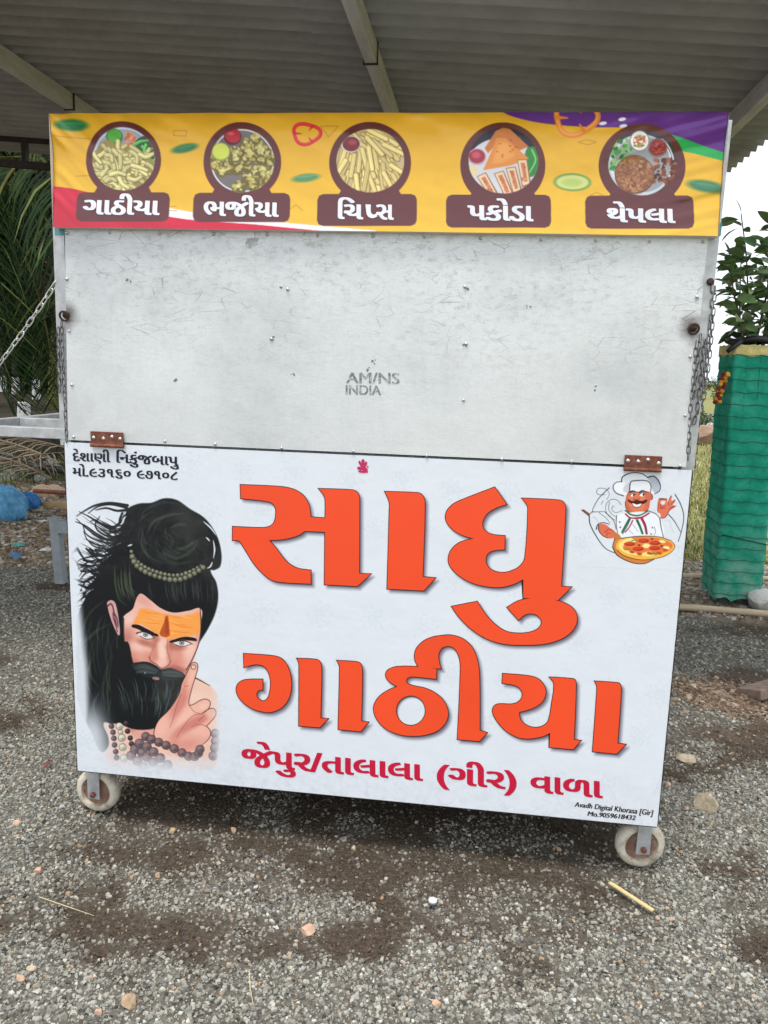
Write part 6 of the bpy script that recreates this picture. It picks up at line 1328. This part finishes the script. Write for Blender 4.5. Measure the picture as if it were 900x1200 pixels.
palm(B(150, 520), 4.7, (-.9, -.3), 'nearest palm, its trunk behind the cart and its crown over the shed edge', seed=6, r=.14, wash=0, nf=20, dead=3)
palm(B(-95, 512), 4.6, (.5, .2), 'near palm just outside the left edge, fronds reaching in', seed=7, r=.14, wash=.5, nf=20, dead=4)
palm(B(230, 492), 5.5, (-.8, .1), 'palm behind the cart whose fronds hang left of the menu board', seed=8, r=.14, wash=0, nf=18)
palm(B(-30, 478), 5.0, (.3, .1), 'leaning palm left of the grove', seed=9, r=.12, wash=.6, nf=18)
palm(B(28, 446), 5.2, (.1, .1), 'small palm in the dark middle of the grove', seed=10, r=.10, wash=.7, nf=18)
palm(B(70, 447), 4.2, (.1, .1), 'low dense palm far back behind the mossy palm', seed=11, r=.10, wash=0, nf=20)
palm(B(2, 442), 4.4, (.1, .1), 'low dense palm far back at the left edge', seed=12, r=.10, wash=0, nf=20)
palm(B(40, 437), 4.6, (.1, .1), 'low dense palm farthest back in the grove', seed=13, r=.10, wash=0, nf=20)
palm(B(112, 540), 4.3, (-.7, .2), 'close palm behind the cart, only its hanging fronds seen above the side shelf', seed=14, r=.14, wash=0, nf=22, dead=3)
palm(B(-70, 536), 4.2, (.5, .3), 'close palm outside the left edge, fronds hanging beside the chain', seed=15, r=.14, wash=0, nf=22, dead=2)
palm(B(180, 470), 5.0, (-.8, .1), 'palm behind the flap whose crown fills the gap under the girder', seed=16, r=.12, wash=0, nf=20)
palm(B(100, 455), 4.0, (-.3, .1), 'low palm behind the left post of the cart', seed=17, r=.12, wash=0, nf=22)
palm(B(-60, 450), 4.2, (.3, .1), 'low palm far left of the grove', seed=18, r=.12, wash=0, nf=22)
c = np.array(B(28, 491)); tag(MB().tube([c + [0, 0, -.05], c + [.02, 0, .42]], [.17, .15], 10).obj('tree_stump', lime, org=c), 'white-washed stump in front of the palm grove', 'stump')
# the hedge of scrub that closes the grove and the one across the field
def scrub(name, gen, N, lsz, cols, lb):
    rng = np.random.default_rng(33); P = gen(rng, N); N = len(P); a = rng.normal(size=(N, 3)); a /= np.linalg.norm(a, axis=1)[:, None]; b = np.cross(a, rng.normal(size=(N, 3))); b /= np.linalg.norm(b, axis=1)[:, None]; L = lsz * (.5 + rng.random((N, 1)))
    V = np.stack([P - a * L, P + b * L * .4, P + a * L, P - b * L * .4], 1).reshape(-1, 3); F = np.arange(4 * N).reshape(N, 4); cols = np.array(cols); cc = cols[rng.integers(0, len(cols), N)] * (.6 + .7 * rng.random((N, 1)))
    m = Mat(name + '_leaf', rough=.6, spec=.2); m.col(m.attr('print')); return mesh_obj(name, V, F, m(), org=P.mean(0) * [1, 1, 0], attrs={'print': np.repeat(cc, 4, 0)})
def gl_(rng, N):
    x = rng.uniform(-62, 6, N); top = np.clip((8 - x) / 12, .25, 1) * 5.5 + 6 * fbm(x * .22, x * 0, 3, 4); return np.stack([x, 32 + 5 * rng.random(N) + .12 * (x + 30), rng.random(N) ** .8 * top - .1], 1)
tag(scrub('far_scrub', gl_, 50000, .40, [(.018, .032, .014), (.03, .05, .02), (.012, .02, .01), (.04, .035, .02)], ''), 'dark far scrub closing off the back of the palm grove', 'scrub', kind='stuff')
def bush(px, py, w_, h_, lb, seed, cols):
    c = np.array(on_ground(px, py, -.035)); r_ = np.random.default_rng(seed); nb = 14; cl = np.stack([r_.normal(0, w_ * .5, nb), r_.normal(0, w_ * .3, nb), r_.uniform(.15, .85, nb) * h_], 1)
    def g(rng, N): k = r_.integers(0, nb, N); q = r_.normal(size=(N, 3)); q /= np.linalg.norm(q, axis=1)[:, None]; return np.maximum(c + cl[k] + q * r_.random((N, 1)) ** .4 * [w_ * .32, w_ * .3, h_ * .24], [-1e9, -1e9, 0])
    t = thing('bush', lb, 'bush', c, 'bushes across the field'); o = scrub('foliage', g, 2600, .03 * h_ + .02, cols, ''); o.parent = t; o.location = o.location - Vector(c)
    MB().tube([c + [0, 0, -.05], c + [.05, 0, h_ * .5]], [.05, .02], 6).obj('stem', trm, t)
GR = [(.06, .10, .03), (.09, .15, .045), (.045, .075, .022), (.14, .19, .07)]
bush(838, 468, 2.2, 2.0, 'round green bush across the field, seen beside the hanging chains', 1, GR)
bush(826, 500, 1.0, .6, 'low weedy bush behind the brown boulder', 2, GR)
bush(905, 470, 2.6, 2.4, 'green bush across the field at the right edge', 3, GR)
bush(868, 452, 5.0, 3.2, 'far bush hidden mostly behind the green guard', 4, GR)
# pale lane across the field
m = plain('lane_dust', (.42, .41, .39), .95, 0, .12, 1.5); c0 = on_ground(800, 482); c1 = on_ground(800, 494)
tag(mesh_obj('lane', [(2, c1[1] - 4, -.029), (60, c1[1] - 2, -.029), (60, c0[1], -.029), (2, c0[1] - 2, -.029)], [(0, 1, 2, 3)], m, org=(10, c1[1], -.029)), kind='structure')
# grass of the field and weeds of the left bank
def grass(name, gen, N, hh, cols, lb):
    rng = np.random.default_rng(14); P = gen(rng, N); N = len(P); a = rng.uniform(0, 6.28, N); h = hh * (.4 + .9 * rng.random(N)); w_ = .004 + .004 * rng.random(N); d = np.stack([np.cos(a), np.sin(a), 0 * a], 1); n_ = np.stack([-np.sin(a), np.cos(a), 0 * a], 1); b = rng.uniform(.1, .8, N)
    p1 = P + np.stack([0 * a, 0 * a, h * .6], 1) + d * (h * b * .3)[:, None]; p2 = P + np.stack([0 * a, 0 * a, h * (1 - .25 * b)], 1) + d * (h * b)[:, None]; W = n_ * w_[:, None]
    V = np.stack([P - W, P + W, p1 - W * .8, p1 + W * .8, p2 - W * .1, p2 + W * .1], 1).reshape(-1, 3); i = 6 * np.arange(N)[:, None]; F = np.concatenate([i + [[0, 1, 3, 2]], i + [[2, 3, 5, 4]]])
    cols = np.array(cols); cc = cols[rng.integers(0, len(cols), N)] * (.6 + .7 * rng.random((N, 1))); m = Mat(name + '_blade', rough=.7, spec=.2); m.col(m.attr('print')); return tag(mesh_obj(name, V, F, m(), attrs={'print': np.repeat(cc, 6, 0)}), lb, 'grass', kind='stuff')
def gf(rng, N):
    y = 3.9 + 15 * rng.random(N) ** 1.5; x = 1.2 + rng.random(N) * (2.0 + y * .55); k = fbm(x * 1.2, y * 1.2, 3, 77) + .15 * np.clip(y - 4.2, -1, 1) > .50; return np.stack([x, y, 0 * x - .03], 1)[k]
grass('field_grass', gf, 70000, .10, [(.22, .26, .07), (.34, .33, .12), (.46, .40, .20), (.15, .20, .05), (.52, .47, .28)], 'dry yellow-green grass of the field right of the cart')
def gw(rng, N):
    y = 5.6 + 4.5 * rng.random(N); x = -4 - 5 * rng.random(N); k = fbm(x * .9, y * .9, 3, 78) > .52; return np.stack([x, y, 0 * x - .03], 1)[k]
grass('bank_weeds', gw, 6000, .26, [(.09, .15, .04), (.15, .22, .06), (.22, .2, .1)], 'green weeds growing among the dry fronds left of the cart')
# dry fronds and grey stones piled beyond the rubble
rng = np.random.default_rng(6)
for i, (x, y, rz, ry, lb) in enumerate(((58, 578, 2.75, .05, 'dry grey palm frond lying nearest to the cart post'), (20, 571, .25, .05, 'dry grey palm frond under the black pipe'), (70, 565, 2.9, .0, 'dry palm frond fanned out behind the nearest one'), (-5, 566, .1, .05, 'dry palm frond reaching in at the left edge'), (40, 552, 3.0, .02, 'dry brown palm frond at the back of the heap'), (90, 556, 3.3, .03, 'dry palm frond running behind the cart'))):
    o = bpy.data.objects.new('dry_frond', dead_me); COL.objects.link(o); c = on_ground(x, y); o.location = (c[0], c[1], .16 + .03 * i); o.rotation_euler = (rng.uniform(-.3, .3), ry - .18, rz); o.scale = (.95, .95, .34); tag(o, lb, 'palm frond', 'dry fronds heaped on the bank')
for i, (x, y, s_) in enumerate(((8, 566, .22), (34, 556, .26), (22, 548, .2), (62, 552, .24), (50, 566, .15), (2, 548, .3))):
    rock('boulder', x, y, s_, s_ * .62, None, ['grey stone beside the light blue tarpaulin, behind it', 'broad grey stone under the middle of the black pipe', 'grey stone behind the black pipe, left of the broad one', 'grey stone close to the cart post behind the fronds', 'small grey stone among the dry fronds', 'large grey stone at the left edge behind the pipe'][i], 'stone', seed=70 + i, group='grey stones of the bank', mat=greym, flat=.4, z=-.02)
